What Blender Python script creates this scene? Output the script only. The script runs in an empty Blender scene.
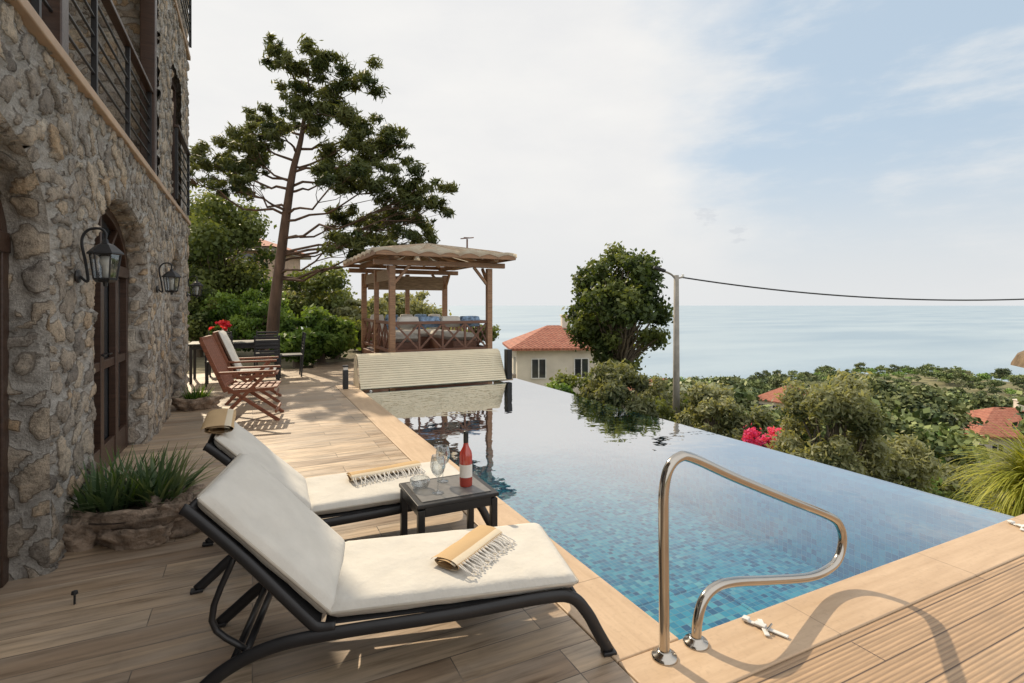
import bpy, math, random
import numpy as np
from mathutils import Vector, Matrix, noise
random.seed(11); rng=np.random.default_rng(11)
C=bpy.context; D=bpy.data
SIN,COS=math.sin(math.radians(26.1)),math.cos(math.radians(26.1))
def from_cam(lat,dep,z=0.0):
    """camera-relative metres (to the side / ahead along the view), mostly from image pixels -> world"""
    return Vector((dep*SIN+lat*COS, dep*COS-lat*SIN, z))
# ------------------------------------------------------------------ materials
def nodes_of(m):
    m.use_nodes=True; nt=m.node_tree; nt.nodes.clear(); return nt
def N(nt,t,**k):
    n=nt.nodes.new(t)
    for a,b in k.items(): setattr(n,a,b)
    return n
def L(nt,a,b): nt.links.new(a,b)
def ramp(nt,fac,stops,interp='LINEAR'):
    r=nt.nodes.new('ShaderNodeValToRGB'); r.color_ramp.interpolation=interp
    el=r.color_ramp.elements
    while len(el)<len(stops): el.new(0.5)
    for e,(p,c) in zip(el,stops): e.position=p; e.color=(*c,1) if len(c)==3 else c
    L(nt,fac,r.inputs[0]); return r.outputs[0]
def c3(c,k=1): return tuple(min(1,x*k) for x in c)
def mathn(nt,op,a,b=None,c=None,clamp=False):
    n=nt.nodes.new('ShaderNodeMath'); n.operation=op; n.use_clamp=clamp
    for i,x in enumerate((a,b,c)):
        if x is None: continue
        if isinstance(x,(int,float)): n.inputs[i].default_value=x
        else: L(nt,x,n.inputs[i])
    return n.outputs[0]
def mixc(nt,f,a,b,bt='MIX'):
    n=nt.nodes.new('ShaderNodeMix'); n.data_type='RGBA'; n.blend_type=bt
    for s,x in ((n.inputs[0],f),(n.inputs[6],a),(n.inputs[7],b)):
        if isinstance(x,(int,float)): s.default_value=x
        elif isinstance(x,tuple): s.default_value=(*x,1) if len(x)==3 else x
        else: L(nt,x,s)
    return n.outputs[2]
def mapr(nt,v,a,b,c=0,d=1,smooth=True):
    n=nt.nodes.new('ShaderNodeMapRange')
    if smooth: n.interpolation_type='SMOOTHSTEP'
    L(nt,v,n.inputs[0])
    for i,x in zip((1,2,3,4),(a,b,c,d)): n.inputs[i].default_value=x
    return n.outputs[0]
def bumpn(nt,h,strength,dist,nrm=None):
    b=N(nt,'ShaderNodeBump'); b.inputs['Strength'].default_value=strength; b.inputs['Distance'].default_value=dist
    L(nt,h,b.inputs['Height'])
    if nrm: L(nt,nrm,b.inputs['Normal'])
    return b.outputs[0]
def fin(nt,col,rough=.6,metal=0,nrm=None,spec=.5,trans=None):
    p=N(nt,'ShaderNodeBsdfPrincipled'); o=N(nt,'ShaderNodeOutputMaterial')
    if isinstance(col,tuple): p.inputs['Base Color'].default_value=(*col,1)
    else: L(nt,col,p.inputs['Base Color'])
    if isinstance(rough,(int,float)): p.inputs['Roughness'].default_value=rough
    else: L(nt,rough,p.inputs['Roughness'])
    p.inputs['Metallic'].default_value=metal
    p.inputs['Specular IOR Level'].default_value=spec
    if nrm: L(nt,nrm,p.inputs['Normal'])
    L(nt,p.outputs[0],o.inputs[0]); return p
def noisen(nt,scale,detail=4,rough=.55,vec=None,stretch=None):
    if vec is None:
        tc=N(nt,'ShaderNodeTexCoord'); vec=tc.outputs['Object']
    if stretch:
        m=N(nt,'ShaderNodeMapping'); m.inputs['Scale'].default_value=stretch; L(nt,vec,m.inputs[0]); vec=m.outputs[0]
    n=N(nt,'ShaderNodeTexNoise'); n.inputs['Scale'].default_value=scale; n.inputs['Detail'].default_value=detail; n.inputs['Roughness'].default_value=rough
    L(nt,vec,n.inputs['Vector']); return n.outputs['Fac']
def simple(name,col,rough=.6,metal=0,amt=.15,scale=6,bump=.0,stretch=None,spec=.5):
    m=D.materials.new(name); nt=nodes_of(m)
    f=noisen(nt,scale,5,.6,stretch=stretch)
    c=ramp(nt,f,[(.3,c3(col,1-amt)),(.7,c3(col,1+amt))])
    nrm=bumpn(nt,f,1,bump) if bump else None
    fin(nt,c,rough,metal,nrm,spec); return m
def wood(name,col,amt=.35,stretch=(1.5,18,18),rough=.5):
    return simple(name,col,rough,0,amt,3,.002,stretch)

def deck_mat():
    m=D.materials.new('wood_look_tile'); nt=nodes_of(m)
    tc=N(nt,'ShaderNodeTexCoord'); P=tc.outputs['Object']
    def brick(c1,c2,mo):
        b=N(nt,'ShaderNodeTexBrick'); b.offset=.37; b.offset_frequency=3
        b.inputs['Scale'].default_value=1; b.inputs['Brick Width'].default_value=1.2; b.inputs['Row Height'].default_value=.165
        b.inputs['Mortar Size'].default_value=.0026; b.inputs['Mortar Smooth'].default_value=.2
        b.inputs['Color1'].default_value=(*c1,1); b.inputs['Color2'].default_value=(*c2,1); b.inputs['Mortar'].default_value=(*mo,1)
        L(nt,P,b.inputs[0]); return b
    b=brick((.29,.205,.135),(.57,.435,.295),(.09,.07,.05))
    b2=brick((0,0,0),(1,1,1),(.5,.5,.5))
    sh=N(nt,'ShaderNodeVectorMath',operation='MULTIPLY_ADD'); L(nt,b2.outputs['Color'],sh.inputs[0]); sh.inputs[1].default_value=(31,17,5); L(nt,P,sh.inputs[2])
    g=noisen(nt,1,6,.62,sh.outputs[0],(2.2,30,1))
    g2=noisen(nt,1,3,.5,sh.outputs[0],(1.3,6,1))
    grain=ramp(nt,g,[(.28,(.42,.37,.34)),(.45,(.85,.84,.83)),(.55,(1.02,1.0,1.0)),(.75,(1.3,1.27,1.2))])
    col=mixc(nt,1,b.outputs['Color'],grain,'MULTIPLY')
    grey=mapr(nt,g2,.38,.68,0,.6)
    col=mixc(nt,grey,col,mixc(nt,1,(.41,.345,.275),grain,'MULTIPLY'))
    big=noisen(nt,.9,4,.6,P); st_=noisen(nt,7,4,.6,P)
    col=mixc(nt,mapr(nt,big,.35,.7,0,.22),col,(.21,.16,.12))
    col=mixc(nt,mapr(nt,st_,.55,.75,0,.28),col,(.19,.145,.11))
    h=mathn(nt,'ADD',mathn(nt,'MULTIPLY',b.outputs['Fac'],-1.2),mathn(nt,'MULTIPLY',g,.35))
    fin(nt,col,mapr(nt,g,.3,.7,.30,.52),0,bumpn(nt,h,.8,.004)); return m
def wpc_mat():
    m=D.materials.new('ribbed_decking'); nt=nodes_of(m)
    tc=N(nt,'ShaderNodeTexCoord'); P=tc.outputs['Object']
    b=N(nt,'ShaderNodeTexBrick'); b.offset=.5
    b.inputs['Scale'].default_value=1; b.inputs['Brick Width'].default_value=2.4; b.inputs['Row Height'].default_value=.146
    b.inputs['Mortar Size'].default_value=.003; b.inputs['Mortar Smooth'].default_value=.1
    b.inputs['Color1'].default_value=(.37,.25,.15,1); b.inputs['Color2'].default_value=(.45,.315,.195,1); b.inputs['Mortar'].default_value=(.06,.04,.03,1)
    L(nt,P,b.inputs[0])
    s=N(nt,'ShaderNodeSeparateXYZ'); L(nt,P,s.inputs[0])
    w=mathn(nt,'SINE',mathn(nt,'MULTIPLY',s.outputs[1],2*math.pi/.0209))
    g=noisen(nt,1,5,.6,P,(3,60,1)); g3=noisen(nt,3,5,.65,P)
    col=mixc(nt,1,b.outputs['Color'],ramp(nt,g,[(.3,(.72,.7,.68)),(.7,(1.15,1.12,1.1))]),'MULTIPLY')
    col=mixc(nt,mapr(nt,w,-1,0,.5,0),col,(.18,.115,.075))
    col=mixc(nt,mapr(nt,g3,.5,.75,0,.35),col,(.24,.175,.12))
    h=mathn(nt,'ADD',mathn(nt,'MULTIPLY',b.outputs['Fac'],-2),mathn(nt,'MULTIPLY',w,.4))
    fin(nt,col,.6,0,bumpn(nt,h,.6,.004)); return m
def coping_mat(horizontal):
    m=D.materials.new('coping_stone'); nt=nodes_of(m)
    tc=N(nt,'ShaderNodeTexCoord'); P=tc.outputs['Object']
    s=N(nt,'ShaderNodeSeparateXYZ'); L(nt,P,s.inputs[0])
    a=s.outputs[0] if horizontal else s.outputs[1]
    fr=mathn(nt,'PINGPONG',a,.6)
    j=mapr(nt,fr,0,.0045,1,0)
    f=noisen(nt,2.2,6,.65,P); f2=noisen(nt,45,4,.6,P)
    f3=noisen(nt,1,5,.6,P,(2,22,1) if horizontal else (22,2,1))
    col=ramp(nt,f,[(.3,(.43,.295,.18)),(.7,(.57,.415,.27))])
    col=mixc(nt,.5,col,ramp(nt,f3,[(.3,(.38,.26,.16)),(.7,(.60,.445,.30))]))
    col=mixc(nt,mapr(nt,f2,.5,.75,0,.35),col,(.33,.235,.155))
    col=mixc(nt,mathn(nt,'MULTIPLY',j,.6),col,(.16,.11,.07))
    h=mathn(nt,'SUBTRACT',mathn(nt,'MULTIPLY',f2,.2),j)
    fin(nt,col,.5,0,bumpn(nt,h,.6,.004)); return m
def mosaic_mat(name,axes,light=1.0):
    m=D.materials.new(name); nt=nodes_of(m)
    tc=N(nt,'ShaderNodeTexCoord'); s=N(nt,'ShaderNodeSeparateXYZ'); L(nt,tc.outputs['Object'],s.inputs[0])
    cb=N(nt,'ShaderNodeCombineXYZ'); L(nt,s.outputs[axes[0]],cb.inputs[0]); L(nt,s.outputs[axes[1]],cb.inputs[1])
    T=.05
    sc=N(nt,'ShaderNodeVectorMath',operation='SCALE'); L(nt,cb.outputs[0],sc.inputs[0]); sc.inputs['Scale'].default_value=1/T
    fl=N(nt,'ShaderNodeVectorMath',operation='FLOOR'); L(nt,sc.outputs[0],fl.inputs[0])
    wn=N(nt,'ShaderNodeTexWhiteNoise',noise_dimensions='2D'); L(nt,fl.outputs[0],wn.inputs[0])
    col=ramp(nt,wn.outputs[0],[(0,c3((.0,.16,.36),light)),(.25,c3((.0,.35,.58),light)),(.55,c3((.02,.55,.75),light)),(.85,c3((.09,.73,.87),light)),(1,c3((.32,.86,.92),light))])
    b=N(nt,'ShaderNodeTexBrick'); b.offset=0
    b.inputs['Scale'].default_value=1; b.inputs['Brick Width'].default_value=T; b.inputs['Row Height'].default_value=T; b.inputs['Mortar Size'].default_value=.002
    L(nt,cb.outputs[0],b.inputs[0])
    col=mixc(nt,b.outputs['Fac'],col,(.40,.74,.80))
    fin(nt,col,.25,0,None); return m
def water_mat():
    m=D.materials.new('pool_water'); nt=nodes_of(m)
    tc=N(nt,'ShaderNodeTexCoord'); P=tc.outputs['Object']
    f=noisen(nt,1.6,3,.5,P); f2=noisen(nt,7,2,.5,P)
    h=mathn(nt,'ADD',f,mathn(nt,'MULTIPLY',f2,.18))
    nrm=bumpn(nt,h,.4,.012)
    fr=N(nt,'ShaderNodeFresnel'); fr.inputs[0].default_value=1.5; L(nt,nrm,fr.inputs[1])
    tr=N(nt,'ShaderNodeBsdfTransparent'); tr.inputs[0].default_value=(.92,1,1,1)
    g=N(nt,'ShaderNodeBsdfGlossy'); g.inputs['Roughness'].default_value=.012; L(nt,nrm,g.inputs['Normal'])
    mx=N(nt,'ShaderNodeMixShader'); L(nt,mapr(nt,fr.outputs[0],.04,.29,.04,.98),mx.inputs[0]); L(nt,tr.outputs[0],mx.inputs[1]); L(nt,g.outputs[0],mx.inputs[2])
    o=N(nt,'ShaderNodeOutputMaterial'); L(nt,mx.outputs[0],o.inputs[0]); return m
def sea_mat():
    m=D.materials.new('sea_water'); nt=nodes_of(m)
    tc=N(nt,'ShaderNodeTexCoord'); P=tc.outputs['Object']
    f=noisen(nt,.02,5,.6,P,(1,3,1)); f2=noisen(nt,.0022,4,.6,P,(1,2.5,1))
    col=ramp(nt,f2,[(.35,(.23,.31,.385)),(.65,(.32,.395,.45))])  # base colour kept pale to stand in for haze over the sea
    fin(nt,col,.45,0,bumpn(nt,f,.2,.6)); return m
def stone_mat():
    m=D.materials.new('rubble_stone'); nt=nodes_of(m)
    a=N(nt,'ShaderNodeAttribute'); a.attribute_name='stone'
    b=N(nt,'ShaderNodeAttribute'); b.attribute_name='mortar'
    tc=N(nt,'ShaderNodeTexCoord'); P=tc.outputs['Object']
    col=ramp(nt,a.outputs['Fac'],[(0,(.27,.24,.21)),(.2,(.45,.385,.315)),(.4,(.58,.475,.36)),(.55,(.37,.335,.30)),(.75,(.63,.535,.42)),(.9,(.53,.38,.24)),(1,(.66,.60,.51))])
    n1=noisen(nt,12,8,.75,P); n2=noisen(nt,50,6,.7,P); n3=noisen(nt,1.3,4,.6,P)
    col=mixc(nt,1,col,ramp(nt,n1,[(.32,(.36,.35,.35)),(.5,(1,1,1)),(.70,(1.4,1.36,1.3))]),'MULTIPLY')
    col=mixc(nt,mapr(nt,n2,.52,.70,0,.6),col,(.13,.115,.10))
    col=mixc(nt,mapr(nt,n1,.56,.68,0,.4),col,(.58,.42,.27))
    mc=ramp(nt,n2,[(.3,(.38,.35,.315)),(.7,(.66,.62,.565))])
    mm_=mathn(nt,'ADD',b.outputs['Fac'],mathn(nt,'MULTIPLY',mathn(nt,'SUBTRACT',n1,.5),1.3))
    mf=mapr(nt,mm_,.35,.65)
    col=mixc(nt,mf,col,mc)
    edge=mapr(nt,mathn(nt,'ABSOLUTE',mathn(nt,'SUBTRACT',mm_,.42)),.0,.14,.5,0)
    col=mixc(nt,edge,col,(.11,.095,.08))
    col=mixc(nt,mapr(nt,n3,.45,.75,0,.3),col,(.34,.30,.26))
    h=mathn(nt,'SUBTRACT',mathn(nt,'ADD',n1,mathn(nt,'MULTIPLY',n2,.5)),mathn(nt,'MULTIPLY',edge,.5))
    fin(nt,col,.85,0,bumpn(nt,h,1,.055),.25); return m
def leaf_mat(name,dark,mid,light,trans=.35):
    m=D.materials.new(name); nt=nodes_of(m)
    a=N(nt,'ShaderNodeAttribute'); a.attribute_name='tone'
    oi=N(nt,'ShaderNodeObjectInfo')
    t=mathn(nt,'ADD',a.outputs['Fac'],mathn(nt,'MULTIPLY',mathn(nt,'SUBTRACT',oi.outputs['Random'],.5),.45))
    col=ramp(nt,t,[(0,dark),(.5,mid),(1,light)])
    p=N(nt,'ShaderNodeBsdfPrincipled'); p.inputs['Roughness'].default_value=.55; p.inputs['Specular IOR Level'].default_value=.3; L(nt,col,p.inputs['Base Color'])
    o=N(nt,'ShaderNodeOutputMaterial')
    if trans<=0: L(nt,p.outputs[0],o.inputs[0]); return m
    tl=N(nt,'ShaderNodeBsdfTranslucent'); L(nt,mixc(nt,1,col,(1.8,1.65,.7),'MULTIPLY'),tl.inputs[0])
    mx=N(nt,'ShaderNodeMixShader'); mx.inputs[0].default_value=trans; L(nt,p.outputs[0],mx.inputs[1]); L(nt,tl.outputs[0],mx.inputs[2])
    L(nt,mx.outputs[0],o.inputs[0]); return m
def glass_mat(name='window_glass',tint=(.03,.035,.04)):
    m=D.materials.new(name); nt=nodes_of(m)
    f=noisen(nt,1.5,3,.5); fin(nt,ramp(nt,f,[(.3,c3(tint,.6)),(.7,c3(tint,1.5))]),.04,0,None,.8); return m
def clear_glass():
    m=D.materials.new('clear_glass'); nt=nodes_of(m)
    g=N(nt,'ShaderNodeBsdfGlossy'); g.inputs['Roughness'].default_value=.02
    t=N(nt,'ShaderNodeBsdfTransparent'); t.inputs[0].default_value=(.93,.95,.96,1)
    lw=N(nt,'ShaderNodeLayerWeight'); lw.inputs[0].default_value=.35
    mx=N(nt,'ShaderNodeMixShader'); L(nt,mapr(nt,lw.outputs['Facing'],.0,1,.08,.75,False),mx.inputs[0]); L(nt,t.outputs[0],mx.inputs[1]); L(nt,g.outputs[0],mx.inputs[2])
    o=N(nt,'ShaderNodeOutputMaterial'); L(nt,mx.outputs[0],o.inputs[0]); return m
def canvas_mat():
    m=D.materials.new('striped_canvas'); nt=nodes_of(m)
    f=noisen(nt,4,4,.6); c=ramp(nt,f,[(.3,(.60,.50,.37)),(.7,(.80,.73,.60))])
    d=N(nt,'ShaderNodeBsdfDiffuse'); L(nt,c,d.inputs[0]); t=N(nt,'ShaderNodeBsdfTranslucent'); L(nt,c,t.inputs[0])
    mx=N(nt,'ShaderNodeMixShader'); mx.inputs[0].default_value=.5; L(nt,d.outputs[0],mx.inputs[1]); L(nt,t.outputs[0],mx.inputs[2])
    o=N(nt,'ShaderNodeOutputMaterial'); L(nt,mx.outputs[0],o.inputs[0]); return m
def towel_mat():
    m=D.materials.new('tan_towel'); nt=nodes_of(m)
    tc=N(nt,'ShaderNodeTexCoord'); s=N(nt,'ShaderNodeSeparateXYZ'); L(nt,tc.outputs['Object'],s.inputs[0])
    w=mathn(nt,'ABSOLUTE',mathn(nt,'ADD',s.outputs[1],.045))
    col=ramp(nt,mathn(nt,'MULTIPLY',w,20),[(.0,(.66,.57,.43)),(.28,(.66,.57,.43)),(.36,(.50,.345,.19)),(1,(.53,.375,.21))])
    f=noisen(nt,160,3,.6)
    fin(nt,col,.95,0,bumpn(nt,f,.5,.004),.1); return m
def roof_mat():
    m=D.materials.new('terracotta_tiles'); nt=nodes_of(m)
    tc=N(nt,'ShaderNodeTexCoord'); s=N(nt,'ShaderNodeSeparateXYZ'); L(nt,tc.outputs['Object'],s.inputs[0])
    w=mathn(nt,'SINE',mathn(nt,'MULTIPLY',mathn(nt,'ADD',s.outputs[0],s.outputs[1]),2*math.pi/.25))
    z=mathn(nt,'SINE',mathn(nt,'MULTIPLY',s.outputs[2],2*math.pi/.14))
    f=noisen(nt,3,5,.7)
    col=ramp(nt,f,[(.3,(.25,.075,.045)),(.5,(.37,.13,.08)),(.75,(.43,.20,.13))])
    col=mixc(nt,mapr(nt,mathn(nt,'ADD',w,z),-2,0,.6,0),col,(.12,.05,.035))
    fin(nt,col,.8,0,bumpn(nt,w,.6,.05)); return m

M=dict(
 deck=deck_mat(), wpc=wpc_mat(), copx=coping_mat(True), copy=coping_mat(False),
 tfloor=mosaic_mat('mosaic_floor',(0,1)), twx=mosaic_mat('mosaic_wall_x',(1,2)), twy=mosaic_mat('mosaic_wall_y',(0,2)),
 tledge=mosaic_mat('mosaic_ledge',(0,1),1.15),
 water=water_mat(), sea=sea_mat(), stone=stone_mat(),
 black=simple('black_metal',(.018,.018,.02),.4,.2,.2,8), darkfab=simple('sling_fabric',(.03,.03,.032),.8,0,.2,60,.001),
 cush=simple('cream_fabric',(.585,.56,.51),.9,0,.06,7,.012,spec=.15), pipe=simple('piping',(.42,.38,.32),.9),
 bluec=simple('blue_patterned_fabric',(.22,.32,.46),.9,0,.9,9,.006,spec=.15),
 brown=wood('brown_frame',(.05,.027,.018),rough=.35), slatred=wood('varnished_wood',(.20,.07,.035)),
 gaz=wood('weathered_wood',(.30,.165,.09)), gazr=wood('roof_boards',(.34,.25,.165),.45,(2,14,14),.8),
 gazd=wood('lattice_wood',(.17,.08,.05)), canvas=canvas_mat(),
 cream=simple('cream_slats',(.74,.65,.47),.45,0,.06,4), steel=simple('stainless_steel',(.46,.425,.38),.14,1,.08,3),
 white=simple('white_plastic',(.66,.66,.64),.4), plaster=simple('plaster',(.62,.57,.49),.85,0,.12,1.2,.003),
 ochre=simple('balcony_edge',(.42,.29,.19),.6,0,.2,3), concrete=simple('concrete',(.27,.25,.22),.85,0,.2,4,.004),
 rock=simple('planter_rock',(.26,.195,.145),.9,0,.65,9,.06), soil=simple('soil',(.06,.042,.03),.95,0,.4,20,.01),
 grnd=simple('dry_ground',(.17,.16,.08),.95,0,.5,.15,.0), garden=simple('garden_soil',(.13,.11,.06),.95,0,.45,2,.02),
 bark=simple('pine_bark',(.11,.07,.05),.95,0,.5,5,.03,(1,1,.25)), bark2=simple('grey_bark',(.13,.105,.08),.95,0,.4,8,.02),
 roof=roof_mat(), win=glass_mat(), clear=clear_glass(), towel=towel_mat(),
 fringe=simple('fringe',(.70,.67,.62),.95), tabletop=simple('slate_top',(.15,.145,.14),.4,0,.2,20),
 lamp=simple('frosted_glass',(.62,.6,.55),.3), foil=simple('bottle_foil',(.02,.02,.02),.3),
 net=simple('roof_fabric',(.50,.42,.31),.9,0,.35,3,.01), thatch=simple('thatch',(.16,.11,.065),.95,0,.5,12,.03,(1,1,.2)),
)
def rose_mat():
    m=D.materials.new('rose_wine'); nt=nodes_of(m)
    g=N(nt,'ShaderNodeBsdfGlossy'); g.inputs['Roughness'].default_value=.03
    f=noisen(nt,5); c=ramp(nt,f,[(.3,(.50,.06,.04)),(.7,(.66,.14,.09))])
    d=N(nt,'ShaderNodeBsdfTranslucent'); L(nt,c,d.inputs[0])
    d2=N(nt,'ShaderNodeBsdfDiffuse'); L(nt,c,d2.inputs[0])
    a=N(nt,'ShaderNodeMixShader'); a.inputs[0].default_value=.45; L(nt,d.outputs[0],a.inputs[1]); L(nt,d2.outputs[0],a.inputs[2])
    mx=N(nt,'ShaderNodeMixShader'); mx.inputs[0].default_value=.1; L(nt,a.outputs[0],mx.inputs[1]); L(nt,g.outputs[0],mx.inputs[2])
    o=N(nt,'ShaderNodeOutputMaterial'); L(nt,mx.outputs[0],o.inputs[0]); return m
M['rose']=rose_mat()
COLS=dict(broad=((.016,.032,.010),(.06,.09,.026),(.15,.18,.055)),pine=((.012,.022,.010),(.038,.058,.018),(.10,.115,.035)),olive=((.04,.05,.025),(.125,.14,.065),(.26,.27,.15)),bright=((.025,.055,.012),(.09,.165,.03),(.19,.28,.06)))
LF=dict(
 pine=leaf_mat('pine_needles',*COLS['pine'],.3), broad=leaf_mat('broad_leaves',*COLS['broad']), olive=leaf_mat('olive_leaves',*COLS['olive']), bright=leaf_mat('bright_leaves',*COLS['bright']),
 yellow=leaf_mat('yellow_grass',(.12,.14,.018),(.32,.35,.05),(.55,.52,.12)),
 aloe=leaf_mat('spiky_leaves',(.02,.045,.02),(.065,.115,.05),(.18,.22,.11),.2),
 pink=leaf_mat('pink_petals',(.35,.02,.10),(.6,.04,.2),(.75,.12,.3)),
 red=leaf_mat('red_petals',(.4,.01,.02),(.6,.03,.06),(.75,.16,.16)),
)
FARL={k:leaf_mat('far_'+k,*[tuple(x*1.35+.01 for x in c) for c in v],0) for k,v in COLS.items()}  # distant leaf colours lightened to paint in aerial haze
# ------------------------------------------------------------------ mesh helpers
def empty(name,loc=(0,0,0),rz=0):
    e=D.objects.new(name,None); C.collection.objects.link(e); e.location=loc; e.rotation_euler=(0,0,rz); e.empty_display_size=.2; return e
def obj(name,verts,faces,mat,parent=None,smooth=False,bevel=0,seg=2,loc=None,attrs=None):
    me=D.meshes.new(name); me.from_pydata([tuple(v) for v in verts],[],[tuple(f) for f in faces]); me.materials.append(mat)
    if smooth: me.polygons.foreach_set('use_smooth',[True]*len(me.polygons))
    if attrs:
        for k,v in attrs.items():
            a=me.attributes.new(k,'FLOAT','POINT'); a.data.foreach_set('value',np.asarray(v,dtype=np.float32))
    me.update()
    o=D.objects.new(name,me); C.collection.objects.link(o)
    if parent: o.parent=parent
    if loc is not None: o.location=loc
    if bevel:
        b=o.modifiers.new('b','BEVEL'); b.width=bevel; b.segments=seg; b.limit_method='ANGLE'; b.angle_limit=math.radians(40)
        w=o.modifiers.new('w','WEIGHTED_NORMAL'); me.polygons.foreach_set('use_smooth',[True]*len(me.polygons))
    return o
class MB:
    def __init__(s): s.v=[]; s.f=[]
    def add(s,v,f):
        n=len(s.v); s.v+= [Vector(x) for x in v]; s.f+=[tuple(i+n for i in q) for q in f]
    def box(s,c,d,rot=None):
        x,y,z=[k/2 for k in d]; vs=[Vector((a*x,b*y,e*z)) for e in (-1,1) for b in (-1,1) for a in (-1,1)]
        if rot is not None: vs=[rot@v for v in vs]
        c=Vector(c); s.add([v+c for v in vs],[(0,2,3,1),(4,5,7,6),(0,1,5,4),(2,6,7,3),(0,4,6,2),(1,3,7,5)]); return s
    def mm(s,a,b): 
        a=Vector(a); b=Vector(b); return s.box((a+b)/2,b-a)
    def bar(s,a,b,w,h,up=(0,0,1)):
        a=Vector(a); b=Vector(b); d=(b-a); l=d.length; x=d/l; u=Vector(up)
        if abs(x.dot(u))>.98: u=Vector((1,0,0)) if abs(x.x)<.9 else Vector((0,1,0))
        y=u.cross(x).normalized(); z=x.cross(y); R=Matrix((x,y,z)).transposed()
        return s.box((a+b)/2,(l,w,h),R)
    def tube(s,pts,r,n=10,cap=True,flat=None):
        pts=[Vector(p) for p in pts]; rs=r if isinstance(r,(list,tuple)) else [r]*len(pts)
        t0=(pts[1]-pts[0]).normalized(); up=Vector((0,0,1)) if abs(t0.z)<.9 else Vector((1,0,0))
        y=up.cross(t0).normalized(); vs=[];
        for i,p in enumerate(pts):
            t=(pts[min(i+1,len(pts)-1)]-pts[max(i-1,0)]).normalized()
            y=(y-t*y.dot(t)).normalized(); z=t.cross(y)
            for k in range(n):
                a=2*math.pi*k/n+ (math.pi/n)
                ca,sa=math.cos(a),math.sin(a)
                if flat: ca*=flat[0]; sa*=flat[1]
                vs.append(p+(y*ca+z*sa)*rs[i])
        fs=[]
        for i in range(len(pts)-1):
            for k in range(n):
                k2=(k+1)%n; fs.append((i*n+k,i*n+k2,(i+1)*n+k2,(i+1)*n+k))
        if cap: fs.append(tuple(reversed(range(n)))); fs.append(tuple((len(pts)-1)*n+k for k in range(n)))
        s.add(vs,fs); return s
    def lathe(s,prof,c=(0,0,0),n=24):
        vs=[];c=Vector(c)
        for r,z in prof:
            for k in range(n):
                a=2*math.pi*k/n; vs.append(c+Vector((r*math.cos(a),r*math.sin(a),z)))
        fs=[(i*n+k,i*n+(k+1)%n,(i+1)*n+(k+1)%n,(i+1)*n+k) for i in range(len(prof)-1) for k in range(n)]
        s.add(vs,fs); return s
    def o(s,name,mat,parent=None,**k): return obj(name,s.v,s.f,mat,parent,**k)
def catmull(pts,n=8):
    P=[Vector(p) for p in pts]; P=[P[0]*2-P[1]]+P+[P[-1]*2-P[-2]]; out=[]
    for i in range(1,len(P)-2):
        for k in range(n):
            t=k/n; a,b,c,d=P[i-1],P[i],P[i+1],P[i+2]
            out.append(.5*((2*b)+(c-a)*t+(2*a-5*b+4*c-d)*t*t+(3*b-a-3*c+d)*t**3))
    out.append(P[-2]); return out
def leaves(name,blobs,mat,parent=None,per=300,size=.08,elong=1.6,hollow=.45,up=.0,tonevar=.5,loc=None,seed=0,stray=.25):
    """blobs: rows (x,y,z,rx,ry,rz). one mesh of small leaf faces."""
    g=np.random.default_rng(seed+5); B=np.asarray(blobs,float); nb=len(B)
    w=(B[:,3]*B[:,4]*B[:,5])**(2/3.); cnt=np.maximum(20,(per*nb*w/w.sum()).astype(int))
    idx=np.repeat(np.arange(nb),cnt); n=len(idx)
    d=g.normal(size=(n,3)); d/=np.linalg.norm(d,axis=1)[:,None]
    r=hollow+(1-hollow)*g.random(n)**.6; r*= (1+.12*g.normal(size=n)); r=np.where(g.random(n)<stray,r*(1+.55*g.random(n)),r)
    c=B[idx,:3]+d*B[idx,3:6]*r[:,None]
    nrm=d+g.normal(size=(n,3))*.8; nrm[:,2]+=up; nrm/=np.linalg.norm(nrm,axis=1)[:,None]
    a=np.cross(nrm,g.normal(size=(n,3))); a/=np.linalg.norm(a,axis=1)[:,None]; b=np.cross(nrm,a)
    s=size*(.6+.8*g.random(n)); A=a*(s*elong/2)[:,None]; Bv=b*(s/2)[:,None]
    V=np.empty((n,4,3)); V[:,0]=c-A; V[:,1]=c+Bv-A*.1; V[:,2]=c+A; V[:,3]=c-Bv-A*.1
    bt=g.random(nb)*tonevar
    tone=np.clip(.1+bt[idx]*.8+.25*d[:,2]*r+.25*g.random(n)+.08,0,1)  # clump tops painted lighter than undersides, as if lit from above
    me=D.meshes.new(name); me.vertices.add(n*4); me.vertices.foreach_set('co',V.reshape(-1).astype(np.float32))
    me.loops.add(n*4); me.loops.foreach_set('vertex_index',np.arange(n*4,dtype=np.int32))
    me.polygons.add(n); me.polygons.foreach_set('loop_start',np.arange(0,n*4,4,dtype=np.int32)); me.polygons.foreach_set('loop_total',np.full(n,4,dtype=np.int32))
    at=me.attributes.new('tone','FLOAT','POINT'); at.data.foreach_set('value',np.repeat(tone,4).astype(np.float32))
    me.materials.append(mat); me.update(calc_edges=True)
    o=D.objects.new(name,me); C.collection.objects.link(o)
    if parent: o.parent=parent
    if loc is not None: o.location=loc
    return o
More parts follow.
